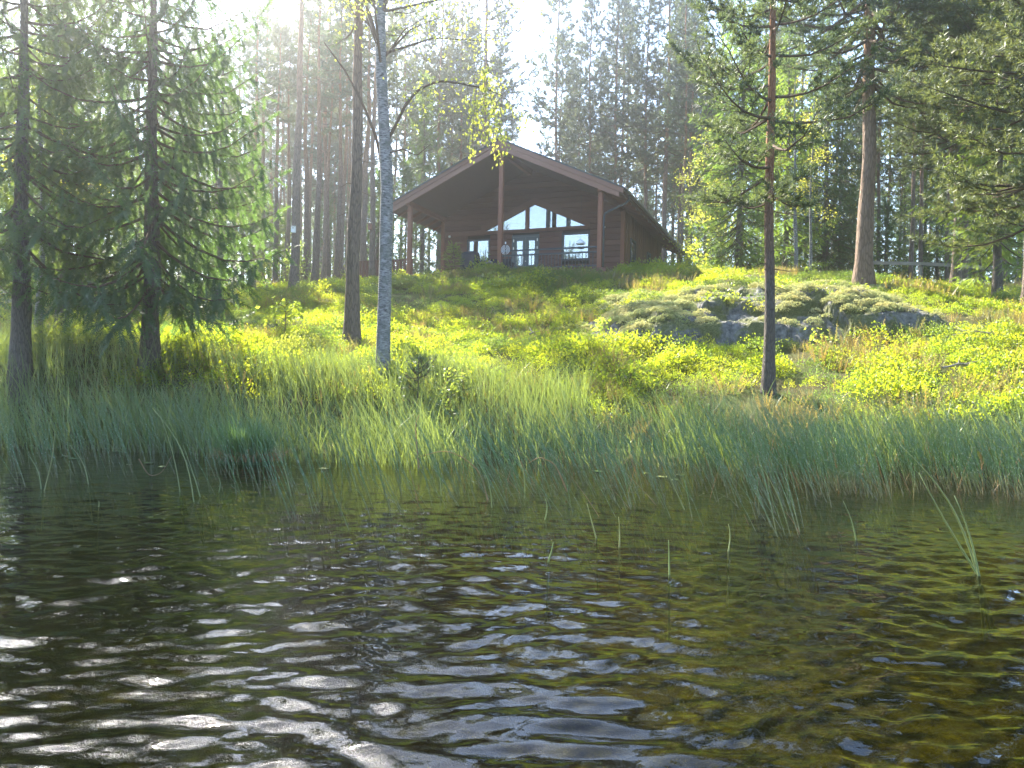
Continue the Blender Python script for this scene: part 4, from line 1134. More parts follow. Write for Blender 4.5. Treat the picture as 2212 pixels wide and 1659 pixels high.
def stem_mesh(name, P, H, lean, curve, r, mat, segs=6):
    n = len(P); t = np.linspace(0, 1, segs + 1)
    ctr = P[:, None, :] + np.zeros((n, segs + 1, 3))
    ctr[:, :, :2] += lean[:, None, :] * H[:, None, None] * (t + 0.5 * t ** 2)[None, :, None] * 0.67
    ctr[:, :, 2] += H[:, None] * (t[None, :] - curve[:, None] * t[None, :] ** 3)
    rad = r[:, None] * (1 - 0.8 * t[None, :])
    a = np.arange(3) * 2.0944
    ring = np.stack([np.cos(a), np.sin(a), np.zeros(3)], 1)
    V = (ctr[:, :, None, :] + rad[:, :, None, None] * ring[None, None]).reshape(-1, 3)
    b = (np.arange(n) * (segs + 1) * 3)[:, None, None, None]; k = (np.arange(segs) * 3)[None, :, None, None]
    j = np.arange(3)[None, None, :, None]; j2 = (j + 1) % 3
    Q = np.concatenate([b + k + j, b + k + j2, b + k + 3 + j2, b + k + 3 + j], -1).reshape(-1, 4)
    return mk_mesh(name, V, [Q], M[mat])

rc = np.random.RandomState(77)
def field(n, y0, y1, fx=0.78, pw=1.0):
    Y = np.sqrt(rc.uniform(y0 * y0, y1 * y1, n)); X = rc.uniform(-fx, fx, n) * Y
    return X, Y
def free(X, Y):
    c, s = math.cos(TH), math.sin(TH)
    dx, dy = X - CA[0], Y - CA[1]
    lx, ly = dx * c - dy * s, dx * s + dy * c
    return ~((lx > -3.6) & (lx < 9.9) & (ly > -0.5) & (ly < 14))
def on_rock(X, Y): return rock_top(X, Y)

# bilberry
X, Y = field(34000, 13.4, 46)
s = Y - shore(X); rk = on_rock(X, Y)
lich = sstep(fbm(X * 0.5 + 5, Y * 0.5, 3), -0.05, 0.1) * ((X > 2.6) & (X < 12) & (Y > 19) & (Y < 26.5))
keep = (s > 1.5) & free(X, Y) & ((rk < 0.12) | ((rk > 0.3) & (Y > RC[1] - 0.6) & (rc.rand(len(X)) < 0.6) & (fbm(X * 0.8 + 44, Y * 0.8, 3) > 0.02))) & (rc.rand(len(X)) < 1 - 0.75 * lich) & (rc.rand(len(X)) < np.where(Y > 34, 0.55, 1.0))
patch = fbm(X * 0.45 + 2, Y * 0.45, 3)
keep &= rc.rand(len(X)) < sstep(patch, -0.24, -0.04) * 0.92 + 0.08
X, Y = X[keep], Y[keep]; n = len(X)
P = np.stack([X, Y, total_h(X, Y) - 0.02], 1)
BIL = [clump_leaves(80 + k, 105, 0.23, 0.27, 0.040, 'bilberry') for k in range(3)] + [clump_leaves(180 + k, 130, 0.24, 0.24, 0.034, 'dark_bilberry') for k in range(2)] + [clump_leaves(190, 40, 0.26, 0.42, 0.065, 'shrub_leaf')]
pn = fbm(X * 0.6 + 90, Y * 0.6 + 15, 3) + rc.normal(0, 0.05, n)
bid = np.where(pn > 0.06, 3 + rc.randint(0, 2, n), rc.randint(0, 3, n)); bid = np.where(rc.rand(n) < 0.02, 5, bid)
sc = rc.uniform(0.65, 1.25, n) * (1 + 0.5 * ((Y > 29.5) & (Y < 34) & (np.abs(X) < 9))) * (1 + 2.0 * np.clip(fbm(X * 0.8 + 60, Y * 0.8, 3), -.25, .5))
gn_scatter('bilberry_shrubs', P, np.stack([rc.normal(0, .12, n), rc.normal(0, .12, n), rc.uniform(0, 6.28, n)], 1), sc, 5 - bid, BIL, 'low green bilberry shrubs covering the sunlit slope', 'shrubs')
# heather and bog myrtle, browner
X, Y = field(9000, 13.2, 40)
s = Y - shore(X); rk = on_rock(X, Y)
pr = sstep(fbm(X * 0.4 + 33, Y * 0.4, 3), 0.0, 0.15) + 0.8 * (1 - sstep(s, 1.5, 4.0)) * sstep(X, -6, 0)
keep = (s > 0.9) & free(X, Y) & (rk < 0.15) & (rc.rand(len(X)) < pr)
X, Y = X[keep], Y[keep]; n = len(X)
HEA = [clump_twigs(90 + k, 15, 0.17, 0.34, 'heather') for k in range(3)]
gn_scatter('heather_tufts', np.stack([X, Y, total_h(X, Y) - 0.02], 1), np.stack([rc.normal(0, .1, n), rc.normal(0, .1, n), rc.uniform(0, 6.28, n)], 1), rc.uniform(0.7, 1.4, n), rc.randint(0, 3, n), HEA, 'brownish heather and bog myrtle tufts between the bilberry', 'heather')
# reindeer lichen cushions
def cushion(seed):
    rng = np.random.RandomState(seed); n = 150
    d = rng.normal(0, 1, (n, 3)); d[:, 2] = np.abs(d[:, 2]); d /= np.linalg.norm(d, axis=1)[:, None]
    P = d * np.array((0.14, 0.14, 0.10)) * rng.uniform(0.75, 1.05, (n, 1))
    return soup('lichen_cushion', inst_tris(tpl_tuft(3, seed, (20, 80), 0.5, 0.1), P, d, rng.uniform(0, 6.28, n), rng.uniform(0.02, 0.045, n)), M['lichen'])
X = rc.uniform(1.8, 12.2, 9000); Y = rc.uniform(18.5, 26.5, 9000)
rk = on_rock(X, Y)
lich = sstep(fbm(X * 0.5 + 5, Y * 0.5, 3), -0.10, 0.08) * sstep(Y, 19.5, 21)
gzx = (total_h(X, Y + 0.25) - total_h(X, Y - 0.25)) / 0.5
keep = (rc.rand(9000) < np.where(rk > 0.3, 0.9, 0.7 * lich)) & (np.abs(gzx) < 0.9) & ~((rk > 0.02) & (rk < 0.30)) & (Y > RC[1] - 1.5) & (fbm(X * 0.9, Y * 0.9 + 50, 3) > -0.08)
X, Y = X[keep], Y[keep]; n = len(X)
gn_scatter('lichen_cushions', np.stack([X, Y, total_h(X, Y) - 0.02], 1), np.stack([rc.normal(0, .2, n), rc.normal(0, .2, n), rc.uniform(0, 6.28, n)], 1), rc.uniform(0.3, 1.5, n) ** 1.2, rc.randint(0, 2, n), [cushion(1), cushion(2)], 'pale reindeer lichen cushions on the rock and knoll', 'lichen')
# slope grass
X, Y = field(26000, 13.0, 38)
s = Y - shore(X)
pr = 0.30 * sstep(fbm(X * 0.5 + 71, Y * 0.5, 3), 0.02, 0.15) + 0.9 * (1 - sstep(s, 1.0, 4.2))
keep = (s > 0.3) & free(X, Y) & (on_rock(X, Y) < 0.1) & (rc.rand(len(X)) < pr)
X, Y = X[keep], Y[keep]; n = len(X)
tag(mobj('slope_grass', blade_mesh('slope_grass', np.stack([X, Y, height(X, Y) - 0.02], 1), rc.uniform(0.25, 0.60, n), rc.normal(0, 0.30, (n, 2)), rc.uniform(0, .25, n), rc.uniform(0.008, 0.016, n), 'sedge', 3, 1)), 'loose green grass among the shrubs of the slope', 'grass', None, 'stuff')
nd = n // 3
tag(mobj('dry_grass', blade_mesh('dry_grass', np.stack([X[:nd], Y[:nd], height(X[:nd], Y[:nd]) - 0.02], 1) + rc.normal(0, .2, (nd, 3)) * (1, 1, 0), rc.uniform(0.2, 0.5, nd), rc.normal(0, 0.45, (nd, 2)), rc.uniform(0, .4, nd), rc.uniform(0.006, 0.012, nd), 'dry_grass', 3, 2)), 'straw-coloured dry grass near the bank', 'grass', None, 'stuff')
# sedge belt on the wet bank and in the shallows
n = 34000
X = rc.uniform(-13.5, 11.5, n); off = np.where(X < 1.5, rc.uniform(-1.3, 3.3, n), rc.uniform(-0.6, 1.4, n))
off = off + np.where(off < 0.3, 1.0, 0.0) * fbm(X * 0.55 + 21, 0 * X, 3) * 1.8
Y = shore(X) + off
cn = fbm(X * 0.9 + 4, Y * 1.1, 3)
keep = rc.rand(n) < sstep(cn, -0.28, 0.12) * np.where(X < 1.5, 0.9, 0.42)
X, Y, off, cn = X[keep], Y[keep], off[keep], cn[keep]; n = len(X)
hh = rc.uniform(0.40, 1.05, n) * (1 - 0.30 * sstep(off, 1.2, 3.3)) * np.where(X < 1.5, 1.05, 0.8) * (1 + 1.3 * cn)
zz = np.maximum(height(X, Y), -0.25)
tag(mobj('bank_sedge', blade_mesh('bank_sedge', np.stack([X, Y, zz], 1), hh - np.minimum(zz, 0), np.stack([rc.normal(-0.18, .30, n), rc.normal(0, .2, n)], 1), rc.uniform(0, .22, n) + (rc.rand(n) < .1) * rc.uniform(.2, .6, n), rc.uniform(0.009, 0.018, n), 'sedge', 4, 3)), 'dense green sedge along the wet bank', 'sedge', None, 'stuff')
# reeds standing in the water
n = 9000
X = rc.uniform(-12.5, 9.5, n)
u = rc.rand(n)
depth = np.where(X < -1, 5.2 * u ** 1.7, 4.6 * u ** 1.15)
Y = shore(X) - 0.1 - depth * (1 + 1.2 * fbm(X * 0.5 + 3, 0 * X + 5, 3))
cl = fbm(X * 0.9 + 8, Y * 0.9 + 3, 3)
dn = np.interp(X, [-12.5, -4, -1, 1, 3.5, 9.5], [0.20, 0.20, 0.30, 0.45, 0.75, 0.85])
keep = (rc.rand(n) < dn * (0.30 + sstep(cl, -0.15, 0.12))) & (np.abs(X) < 0.80 * Y)
X, Y, depth = X[keep], Y[keep], depth[keep]; n = len(X)
H = rc.uniform(0.75, 1.30, n) * np.where(X > 2, 1.05, 0.92)
zb = np.maximum(height(X, Y), -0.55)
lean = np.stack([rc.normal(-0.42, 0.16, n) * np.where(X > -1, 1.0, 0.75), rc.normal(-0.02, .12, n)], 1)
crv = rc.uniform(0, .10, n) + (rc.rand(n) < .06) * rc.uniform(.3, .9, n); rad = rc.uniform(0.005, 0.0095, n)
dead = (rc.rand(n) < 0.10) & (X > -1)
B = np.stack([X, Y, zb], 1); HT = H - np.minimum(zb, 0)
a = ~dead
tag(mobj('reed_bed', stem_mesh('reed_bed', B[a], HT[a], lean[a], crv[a], rad[a], 'reed', 7)), 'leaning green reeds standing in the shallow water', 'reeds', None, 'stuff')
a = dead
tag(mobj('dead_reeds', stem_mesh('dead_reeds', B[a], HT[a] * rc.uniform(0.35, 0.8, a.sum()), lean[a] * rc.uniform(-1, 2, (a.sum(), 1)), crv[a] * 2, rad[a] * 0.9, 'dry_grass', 7)), 'broken straw-coloured reed stems among the green reeds', 'reeds', None, 'stuff')

# single reeds standing out in open water
GRD = 'single reed stems out in open water'
def reed_at(px, py, tops, label, r=0.0075, group=GRD):
    dx, dy = unroll(px, py); Y = CAM_H * FPX / dy
    b = np.array((dx / FPX * Y, Y, 0.0))
    for k, (tx, ty) in enumerate(tops):
        off = rc.normal(0, 0.012, 3) * (1, 1, 0)
        top = at(tx, ty, Y) - b
        q = np.linspace(0, 1, 9)
        pts = np.outer(q, top) + np.outer(np.sin(q * math.pi) * rc.uniform(-.02, .10), (1, 0, 0.6)) * np.linalg.norm(top)
        below = np.array([-0.5 * top * np.array((0.5, 0.5, 0)) + np.array((0, 0, -0.45))])
        g = Geo(); g.tube(np.vstack([below, pts]) + off, np.concatenate([[r], r * (1 - 0.7 * q)]), 5)
        o = g.obj('reed_stem', M['bright_reed'], None, True); 
        o.location = b
        tag(o, label if k == 0 or len(tops) == 1 else label.replace('tallest', 'shorter'), 'reed', group if len(tops) == 1 else 'clump of long reeds at the right')
for k, (px, py, tx, ty) in enumerate([(85, 1055, 60, 985), (97, 1058, 120, 930), (190, 1045, 150, 960), (420, 1085, 330, 880), (385, 1062, 345, 905), (432, 1072, 395, 960), (630, 1068, 560, 880), (470, 1062, 470, 1030), (213, 1095, 214, 1080), (1060, 1095, 1020, 985), (1180, 1120, 1180, 1075), (1340, 1180, 1338, 1115), (1445, 1240, 1443, 1165), (1575, 1190, 1575, 1130), (1185, 1210, 1195, 1170), (1290, 1160, 1270, 1085), (1840, 1165, 1812, 1080), (1128, 1075, 1095, 960), (1700, 1130, 1640, 1000), (955, 1070, 905, 930), (770, 1050, 720, 900), (1480, 1100, 1420, 960)]):
    reed_at(px, py, [(tx, ty)], 'single thin reed stem rising from open water in front of the reeds')
reed_at(2108, 1225, [(1945, 960)], 'tallest reed of the leaning clump at lower right', 0.011, None)
reed_at(2118, 1245, [(2065, 1070)], 'short upright reed, rightmost of the clump at lower right', 0.010, None)
reed_at(2112, 1240, [(1985, 1020)], 'middle-length reed of the leaning clump at lower right', 0.010, None)
# dry bent reeds
def bent_reed(pts, Y, label, mat='dry_grass', r=0.009):
    P = np.array([at(px, py, Y + k * 0.03) for k, (px, py) in enumerate(pts)])
    t = np.linspace(0, len(P) - 1, 20); q = np.stack([np.interp(t, np.arange(len(P)), P[:, c]) for c in range(3)], 1)
    for _ in range(3): q[1:-1] = (q[:-2] + 2 * q[1:-1] + q[2:]) / 4
    g = Geo(); g.tube(q - q[0], np.linspace(r, r * .4, 20), 5); o = g.obj('bent_reed', M[mat], None, True); o.location = q[0]
    tag(o, label, 'reed')
bent_reed([(1055, 1085), (1040, 1020), (1000, 985), (960, 970), (905, 985)], 8.6, 'pale dry reed arching left over the water in the middle', 'dry_grass')
bent_reed([(1225, 1060), (1200, 1000), (1165, 985), (1140, 1000)], 9.0, 'pale dry reed bent over right of the middle arch', 'dry_grass')
bent_reed([(905, 1010), (900, 960), (897, 915), (905, 895)], 10.5, 'upright straw-coloured stalk with tuft above the sedge', 'dry_grass', 0.012)
bent_reed([(300, 990), (318, 1022), (330, 1027), (350, 1020), (370, 985)], 9.6, 'curled dry reed forming a hoop on the water at left', 'dry_grass', 0.008)
# sedge tussock with brown skirt
tb = at(548, 0, 11.8); tb[2] = -0.05
tus = empty('sedge_tussock', tb); tag(tus, 'sunlit sedge tussock with brown skirt at the waterline', 'tussock')
n = 900; a = rc.uniform(0, 6.28, n); rr = 0.26 * np.sqrt(rc.rand(n))
B = np.stack([rr * np.cos(a) * 1.5, rr * np.sin(a), 0.18 * (1 - rr / 0.3)], 1)
mobj('leaves', blade_mesh('leaves', B, rc.uniform(0.45, 0.85, n), np.stack([np.cos(a), np.sin(a)], 1) * rc.uniform(0.05, .45, (n, 1)), rc.uniform(0, .35, n), rc.uniform(0.008, .013, n), 'sedge', 4, 5), tus)
n = 300; a = rc.uniform(0, 6.28, n); rr = 0.30 * np.sqrt(rc.rand(n))
B = np.stack([rr * np.cos(a) * 1.6 + 0.1, rr * np.sin(a), 0.1 + 0 * a], 1)
mobj('dead_skirt', blade_mesh('dead_skirt', B, rc.uniform(0.2, 0.42, n), np.stack([np.cos(a), np.sin(a)], 1) * rc.uniform(0.4, 1.3, (n, 1)), rc.uniform(.3, 1.1, n), rc.uniform(0.008, .014, n), 'dry_grass', 4, 6), tus)

# lily pads
for k, (px, py) in enumerate([(140, 985), (160, 990), (322, 1000), (280, 1004), (350, 1008), (1395, 1022), (1430, 1030), (1470, 1026), (1455, 1036), (255, 975), (700, 1012), (1290, 1018)]):
    dx, dy = unroll(px, py); Yp = CAM_H * FPX / dy
    n = 14; a = np.linspace(0.35, 6.28 - 0.15, n); r = rc.uniform(0.055, 0.10)
    V = np.vstack([[(0, 0, 0.0)], np.stack([r * np.cos(a), r * 0.8 * np.sin(a), 0.004 * np.sin(3 * a)], 1)])
    V2 = V - np.array((0, 0, 0.005)); g = Geo()
    T = [(0, i, i + 1) for i in range(1, n)]
    g.add(np.vstack([V, V2]), [(i + 1, i, len(V) + i, len(V) + i + 1) for i in range(1, n)], T + [(len(V), len(V) + i + 1, len(V) + i) for i in range(1, n)])
    o = g.obj('lily_pad', M['lily']); o.location = (dx / FPX * Yp, Yp, 0.014); o.rotation_euler = (0, 0, rc.uniform(0, 6.28))
    tag(o, 'small floating lily leaf among the reed stems', 'lily pad', 'lily leaves floating at the reed edge')

# ------------------------------------------------------------------ saplings, ferns
def sapling(meshes, name, px, Y, label, s=1.0, cat='sapling'):
    return plant_tree(meshes, name, px, Y, label, cat, None, rc.uniform(0, 6.28), s)
sapling(gen_pine(201, 1.35, 0.35, 0.42, 0.014, whorl=0.17, nb=(4, 5), twig_n=3, tufts=4, tsize=0.10, sides=6, dead=0, top=0.1, bark='young_pine_bark'), 'pine_sapling', 902, 14.6, 'small pine sapling among grass right of the pale birch')
sapling(gen_broadleaf(202, 1.25, 0.3, 0.38, 0.012, 14, 18, 0.085, 'spruce_bark', 'shrub_leaf', sides=5, up=0.9), 'birch_sapling', 968, 14.4, 'thin leafy birch sapling right of the pine sapling')
sapling(gen_broadleaf(203, 1.1, 0.5, 0.5, 0.012, 10, 12, 0.16, 'spruce_bark', 'maple_leaf', sides=5, up=0.7), 'maple_sapling', 612, 21, 'glowing yellow-green maple sapling left of the tall pine')
sapling(gen_broadleaf(204, 1.3, 0.4, 0.6, 0.012, 12, 12, 0.17, 'spruce_bark', 'maple_leaf', sides=5, up=0.7), 'maple_sapling', 205, 18, 'yellow-leaved maple sapling between the two lakeside spruces')
sapling(gen_broadleaf(205, 0.8, 0.3, 0.3, 0.008, 7, 7, 0.12, 'spruce_bark', 'maple_leaf', sides=5, up=0.7), 'rowan_sapling', 1292, 20, 'tiny yellow sapling left of the rock outcrop')
sapling(gen_broadleaf(206, 0.6, 0.2, 0.25, 0.008, 6, 8, 0.09, 'spruce_bark', 'maple_leaf', sides=5, up=0.7), 'rowan_sapling', 1765, 18.2, 'tiny yellow sapling in front of the rock face')
sapling(gen_broadleaf(207, 1.5, 0.2, 0.6, 0.012, 14, 14, 0.13, 'spruce_bark', 'maple_leaf', sides=5, up=0.7), 'rowan_sapling', 1505, 31.5, 'yellow-green rowan sapling by the right eave of the cabin')
sapling(gen_spruce(208, 1.5, 0.1, 0.55, 0.018, whorl=0.14, nb=(4, 5), step=0.10, ssize=0.13, needles='young_spruce', sides=6, hang=0.1), 'spruce_sapling', 975, 33.3, 'small bright spruce sapling in front of the cabin porch')
# a low dark juniper-like bush and moss hump
def gen_fern(seed, n=9, L=0.9):
    rng = np.random.RandomState(seed); TP, TD, TS, RO = [], [], [], []
    g = Geo()
    for k in range(n):
        az = 6.283 * k / n + rng.uniform(-.3, .3); hd = np.array((math.cos(az), math.sin(az), 0)); l = L * rng.uniform(.7, 1.1)
        s = np.linspace(0, 1, 8)
        pts = np.outer(s * l * 0.85, hd) + np.outer(l * (0.85 * s - 0.62 * s ** 2.2), (0, 0, 1))
        g.tube(pts, np.linspace(0.006, 0.002, 8), 3, False)
        sd = np.cross(hd, (0, 0, 1))
        for f in np.linspace(0.22, 1, 13):
            o = np.array([np.interp(f * 7, np.arange(8), pts[:, c]) for c in range(3)])
            for sg in (-1, 1):
                TP.append(o); TD.append(unit(sd * sg + hd * 0.5 + np.array((0, 0, rng.uniform(-.25, .1))))); TS.append(0.36 * l * (1.12 - f) + 0.03)
    fm = soup('fronds', inst_tris(tpl_spray(12, seed, 0.26, 0.13), np.array(TP), np.array(TD), rng.uniform(-.2, .2, len(TP)), np.array(TS)), M['fern'])
    return g.mesh('stalks', M['twig']), fm
FERN = [gen_fern(301), gen_fern(302, 7, 1.0)]
for k, (px, Y) in enumerate([(868, 31.5), (893, 32), (915, 31.5), (935, 32.2), (1000, 32.4), (1050, 31.8), (1065, 32.4), (1120, 31.6), (1145, 32.2), (1175, 31.5), (1290, 30.8), (1395, 30.5), (1420, 30.8), (1500, 29.5), (700, 29), (735, 28), (940, 22.5), (1215, 22.3), (1250, 22), (1275, 22.6), (660, 21.5)]):
    X = (px - 1106) / FPX * Y
    e = empty('fern', (X, Y, float(height(np.array([X]), np.array([Y]))[0])), rc.uniform(0, 6.28)); e.scale = (1, 1, 1) if Y > 25 else (.6, .6, .6)
    for nm, me in zip(('stalks', 'fronds'), FERN[k % 2]): mobj(nm, me, e)
    tag(e, 'green bracken fern growing on the slope in front of the cabin', 'fern', 'bracken ferns on the slope')
def hump(px, Y, r, h, label, mat):
    X = (px - 1106) / FPX * Y
    me = clump_leaves(int(px), int(2600 * r * r), r, h, 0.055, mat)
    o = mobj('leafy_hump', me); o.location = (X, Y, float(total_h(np.array([X]), np.array([Y]))[0]) - .05)
    tag(o, label, 'bush')
hump(1555, 27.3, 0.95, 0.62, 'bright rounded bilberry hump on the knoll left of the old pine', 'bilberry')
hump(650, 18.6, 0.85, 0.60, 'dark-hearted leafy bush left of the tall pine by the reeds', 'shrub_leaf')
hump(520, 21.5, 0.7, 0.45, 'dim rounded bush behind the drooping spruce boughs', 'shrub_leaf')
hump(150, 17.4, 0.9, 0.8, 'leafy bush between the leftmost spruce trunks', 'shrub_leaf')

# ------------------------------------------------------------------ things on and round the porch
def porch(name, x, y, z, label, cat, rz=-TH):
    return tag(empty(name, cab(x, y, FLOOR + z), rz), label, cat)
o = porch('ring_ornament', 5.02, -0.16, 0.93, 'round garden ornament of concentric white rings by the centre post', 'ornament')
for k, r in enumerate((0.05, 0.10, 0.15, 0.20)):
    g = Geo(); a = np.linspace(0, 2 * math.pi, 25)
    g.tube(np.stack([r * np.cos(a), 0 * a, r * np.sin(a)], 1), 0.010, 5, False); g.obj('ring', M['frosted_white'], o, True)
g = Geo(); g.tube([(0, 0.015, -0.95), (0, 0.015, 0.0), (0, 0.015, 0.27)], 0.010, 6); g.obj('stake', M['dark_metal'], o)
g = Geo(); g.tube([(0, 0.0, 0.25), (0, 0, 0.28), (0, 0, 0.33), (0, 0, 0.36)], [0.01, 0.035, 0.03, 0.005], 8); g.obj('finial', M['frosted_white'], o)
o = porch('hanging_bird_feeder', 8.40, 0.05, 1.05, 'hanging bird feeder with white dome in front of the right window', 'bird feeder')
g = Geo(); z = np.array([0.0, 0.02, 0.08, 0.14, 0.19, 0.21]); g.tube(np.stack([0 * z, 0 * z, z], 1), [0.20, 0.205, 0.185, 0.14, 0.06, 0.01], 18); g.obj('dome', M['frosted_white'], o, True)
g = Geo(); g.tube([(0, 0, 0.2), (0, 0, 1.0), (0, 0, 2.15)], 0.006, 5); g.obj('cord', M['dark_metal'], o)
for k in range(6):
    a = k * 1.047; g = Geo(); g.tube([(0.12 * math.cos(a), 0.12 * math.sin(a), -0.16), (0.12 * math.cos(a), 0.12 * math.sin(a), 0.01)], 0.008, 5); g.obj('bar', M['frosted_white'], o)
g = Geo(); g.tube([(0, 0, -0.18), (0, 0, -0.16), (0, 0, -0.14)], [0.16, 0.17, 0.165], 16); g.obj('tray', M['dark_metal'], o)
o = porch('covered_barbecue', 3.05, 0.45, 0.0, 'barbecue under a dark cover left of the centre post', 'barbecue')
g = Geo()
prof = [(0.0, 0.46, 0.32), (0.55, 0.44, 0.31), (0.82, 0.42, 0.30), (0.98, 0.36, 0.25), (1.03, 0.22, 0.15)]
V = []; ang = np.linspace(0, 2 * math.pi, 21)[:-1]
for z, rx_, ry_ in prof:
    for a in ang:
        sx_ = np.sign(math.cos(a)) * abs(math.cos(a)) ** 0.45; sy_ = np.sign(math.sin(a)) * abs(math.sin(a)) ** 0.45
        V.append((rx_ * sx_ * (1 + .02 * math.sin(5 * a + z * 4)), ry_ * sy_, z))
Q = [(i * 20 + j, i * 20 + (j + 1) % 20, (i + 1) * 20 + (j + 1) % 20, (i + 1) * 20 + j) for i in range(4) for j in range(20)]
V.append((0, 0, 1.04)); T = [(80 + j, 80 + (j + 1) % 20, 100) for j in range(20)]
g.add(V, Q, T); g.obj('cover', M['cover_fabric'], o, True)
for sx_ in (-.3, .3):
    g = Geo(); g.tube([(sx_, -.34, 0.07), (sx_, -.28, 0.07)], 0.07, 12); g.obj('wheel', M['dark_metal'], o)
o = porch('patio_sofa', 3.95, 1.05, 0.0, 'low dark patio sofa right of the covered barbecue', 'sofa')
bx('seat', M['cover_fabric'], o, -0.75, 0.75, -0.35, 0.35, 0.16, 0.42)
bx('backrest', M['cover_fabric'], o, -0.75, 0.75, 0.22, 0.36, 0.423, 0.78)
for s_ in (-1, 1):
    bx('armrest', M['cover_fabric'], o, s_ * 0.83 - 0.075, s_ * 0.83 + 0.075, -0.36, 0.36, 0.16, 0.58)
    for y_ in (-.3, .3): bx('leg', M['dark_metal'], o, s_ * 0.8 - 0.03, s_ * 0.8 + 0.03, y_ - .03, y_ + .03, 0.0, 0.158)
o = porch('parasol_stand', 4.02, -0.05, -0.02, 'bare grey parasol pole in a stand beside the barbecue', 'parasol stand')
g = Geo(); g.tube([(0, 0, 0.05), (0, 0, 0.5), (0, 0, 1.0)], 0.022, 8); g.obj('pole', M['zinc'], o)
g = Geo(); g.tube([(0, 0, 0.0), (0, 0, 0.04), (0, 0, 0.07)], [0.24, 0.22, 0.04], 16); g.obj('base', M['dark_metal'], o)
o = porch('ribbed_ball', 4.36, -0.42, -0.02, 'round ribbed wooden ball in front of the centre post', 'ball')
for k in range(22):
    a = k * 2 * math.pi / 22; ph = np.linspace(-1.45, 1.45, 9); g = Geo()
    g.tube(np.stack([0.20 * np.cos(ph) * math.cos(a), 0.20 * np.cos(ph) * math.sin(a), 0.22 + 0.22 * np.sin(ph)], 1), 0.017, 5); g.obj('rib', M['grey_wood'], o, True)

# dead branches lying on the right-hand slope
for px, Y, az, L, lab in [(2075, 15.6, 0.3, 1.1, 'forked dead branch lying on the shrubs at lower right of the slope'), (2105, 17.4, 2.6, 0.9, 'pale dead branch lying among dry grass near the right edge'), (1150, 21.5, 1.2, 1.0, 'grey dead branch lying on the shaded slope below the porch')]:
    X = (px - 1106) / FPX * Y; z = float(height(np.array([X]), np.array([Y]))[0]) + 0.27
    o = empty('fallen_branch', (X, Y, z), az); tag(o, lab, 'branch')
    s = np.linspace(-.5, .5, 8) * L
    g = Geo(); g.tube(np.stack([s, 0.08 * np.sin(s * 4), 0.05 * np.cos(s * 5)], 1), np.linspace(0.022, 0.008, 8), 6); g.obj('stem', M['grey_wood'], o, True)
    for k, (a0, sg) in enumerate(((-.1, 1), (.12, -1), (.28, 1))):
        g = Geo(); b = np.array((a0 * L, 0.08 * math.sin(a0 * L * 4), 0.05)); g.tube([b, b + np.array((.16, .14 * sg, .05)), b + np.array((.30, .24 * sg, .16))], [0.010, 0.007, 0.003], 5); g.obj('twig', M['grey_wood'], o, True)

# nest boxes
def nest_box(px, py, Y, mat, label):
    p = at(px, py, Y); o = empty('nest_box', p); tag(o, label, 'nest box')
    bx('box', M[mat], o, -0.09, 0.09, -0.08, 0.08, -0.16, 0.14)
    g = Geo(); g.hexa(np.array([(-.11, -.13, .10), (.11, -.13, .10), (.11, .09, .165), (-.11, .09, .165), (-.11, -.13, .12), (.11, -.13, .12), (.11, .09, .185), (-.11, .09, .185)])); g.obj('lid', M['dark_trim'], o)
    g = Geo(); g.tube([(0, -0.079, 0.03), (0, -0.084, 0.03)], 0.024, 12); g.obj('entrance_hole', M['dark_metal'], o)
nest_box(634, 493, 34.72, 'white_paint', 'pale nest box on the thickest pine of the stand')
nest_box(799, 487, 35.75, 'post', 'dark nest box on the pine beside the pale birch')

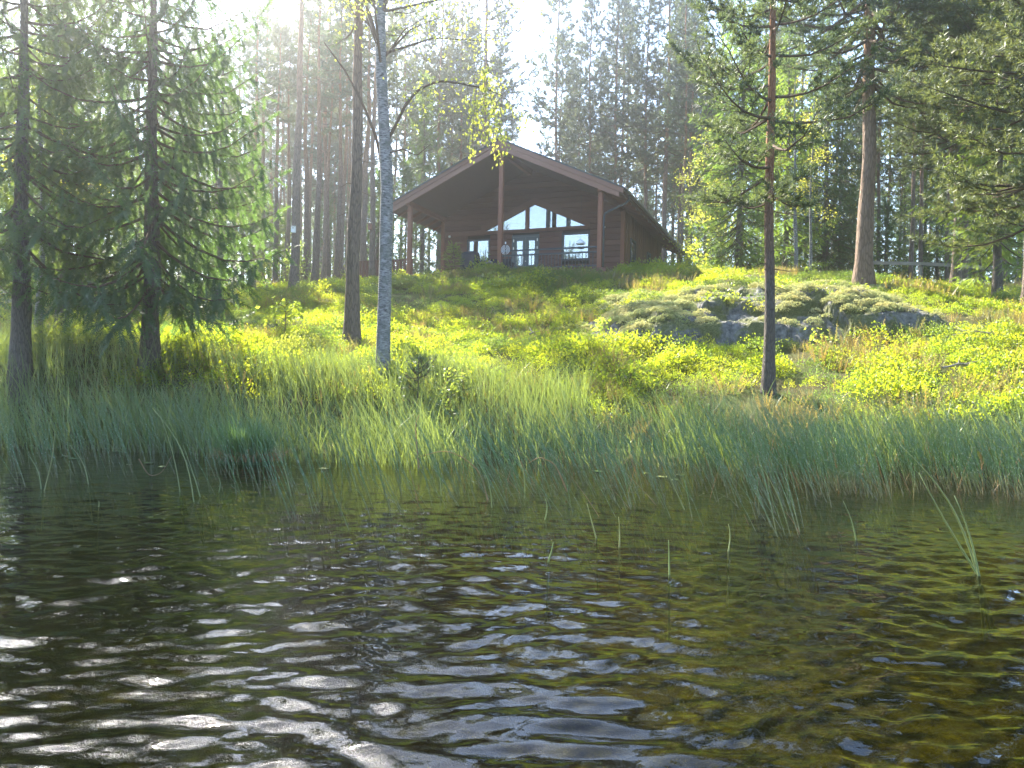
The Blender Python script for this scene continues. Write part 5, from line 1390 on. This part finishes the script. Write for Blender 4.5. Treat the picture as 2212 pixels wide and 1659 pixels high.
# rail fence
fp = [at(1880, 565, 35.6), at(1990, 565, 35.1), at(2068, 571, 34.6), at(2165, 580, 34.2), at(2290, 589, 33.6)]
zt = [at(1880, 566, 35.6)[2], at(1990, 568, 35.1)[2], at(2068, 572, 34.6)[2], at(2165, 580, 34.2)[2], at(2290, 590, 33.6)[2]]
fence = empty('rail_fence', (fp[0][0], fp[0][1], float(height(np.array([fp[0][0]]), np.array([fp[0][1]]))[0])))
tag(fence, 'weathered grey post-and-rail fence right of the old pine', 'fence')
f0 = np.array(fence.location)
for k in range(5):
    p = fp[k]; zg = float(height(np.array([p[0]]), np.array([p[1]]))[0])
    bx('post', M['grey_wood'], fence, p[0] - f0[0] - .05, p[0] - f0[0] + .05, p[1] - f0[1] + .032, p[1] - f0[1] + .13, zg - 0.3 - f0[2], zt[k] - f0[2] - 0.02)
    if k < 4:
        a = np.array((fp[k][0], fp[k][1], zt[k])) - f0; b = np.array((fp[k + 1][0], fp[k + 1][1], zt[k + 1])) - f0
        d = b - a; a = a + d * 0.004; b = b - d * 0.004
        nrm = unit(np.cross(d, (0, 0, 1))) * 0.02
        if nrm[1] > 0: nrm = -nrm
        up = np.array((0, 0, 0.075)); g = Geo()
        g.hexa(np.array([a - up + nrm, b - up + nrm, b - up - nrm, a - up - nrm, a + up + nrm, b + up + nrm, b + up - nrm, a + up - nrm])); g.obj('rail', M['grey_wood'], fence)

for grp, txt in ((GRD, 'single thin reed in open water, {} from the left'), ('lily leaves floating at the reed edge', 'small floating lily leaf, {} from the left along the reed edge'), ('bracken ferns on the slope', 'green bracken fern below the cabin, {} from the left')):
    ts = sorted([o for o in COL.objects if o.get('group') == grp], key=lambda o: o.location.x / o.location.y)
    for k, o in enumerate(ts): o['label'] = txt.format(_words[k])

# ------------------------------------------------------------------ thin haze, added to give the sunward side a glare-like glow
hz = NT('glow_haze')
pv = hz.n('ShaderNodeVolumePrincipled', {'Color': (0.93, 0.96, 1.0, 1), 'Density': 0.0020, 'Anisotropy': 0.91})
hz.t.links.new(pv.outputs[0], hz.out.inputs['Volume'])
g = Geo(); g.box((0, 0, 18.2), (322, 322, 21.4))
tag(g.obj('haze', hz.m), 'thin haze added to the air for a glow like lens glare', 'haze', None, 'stuff')
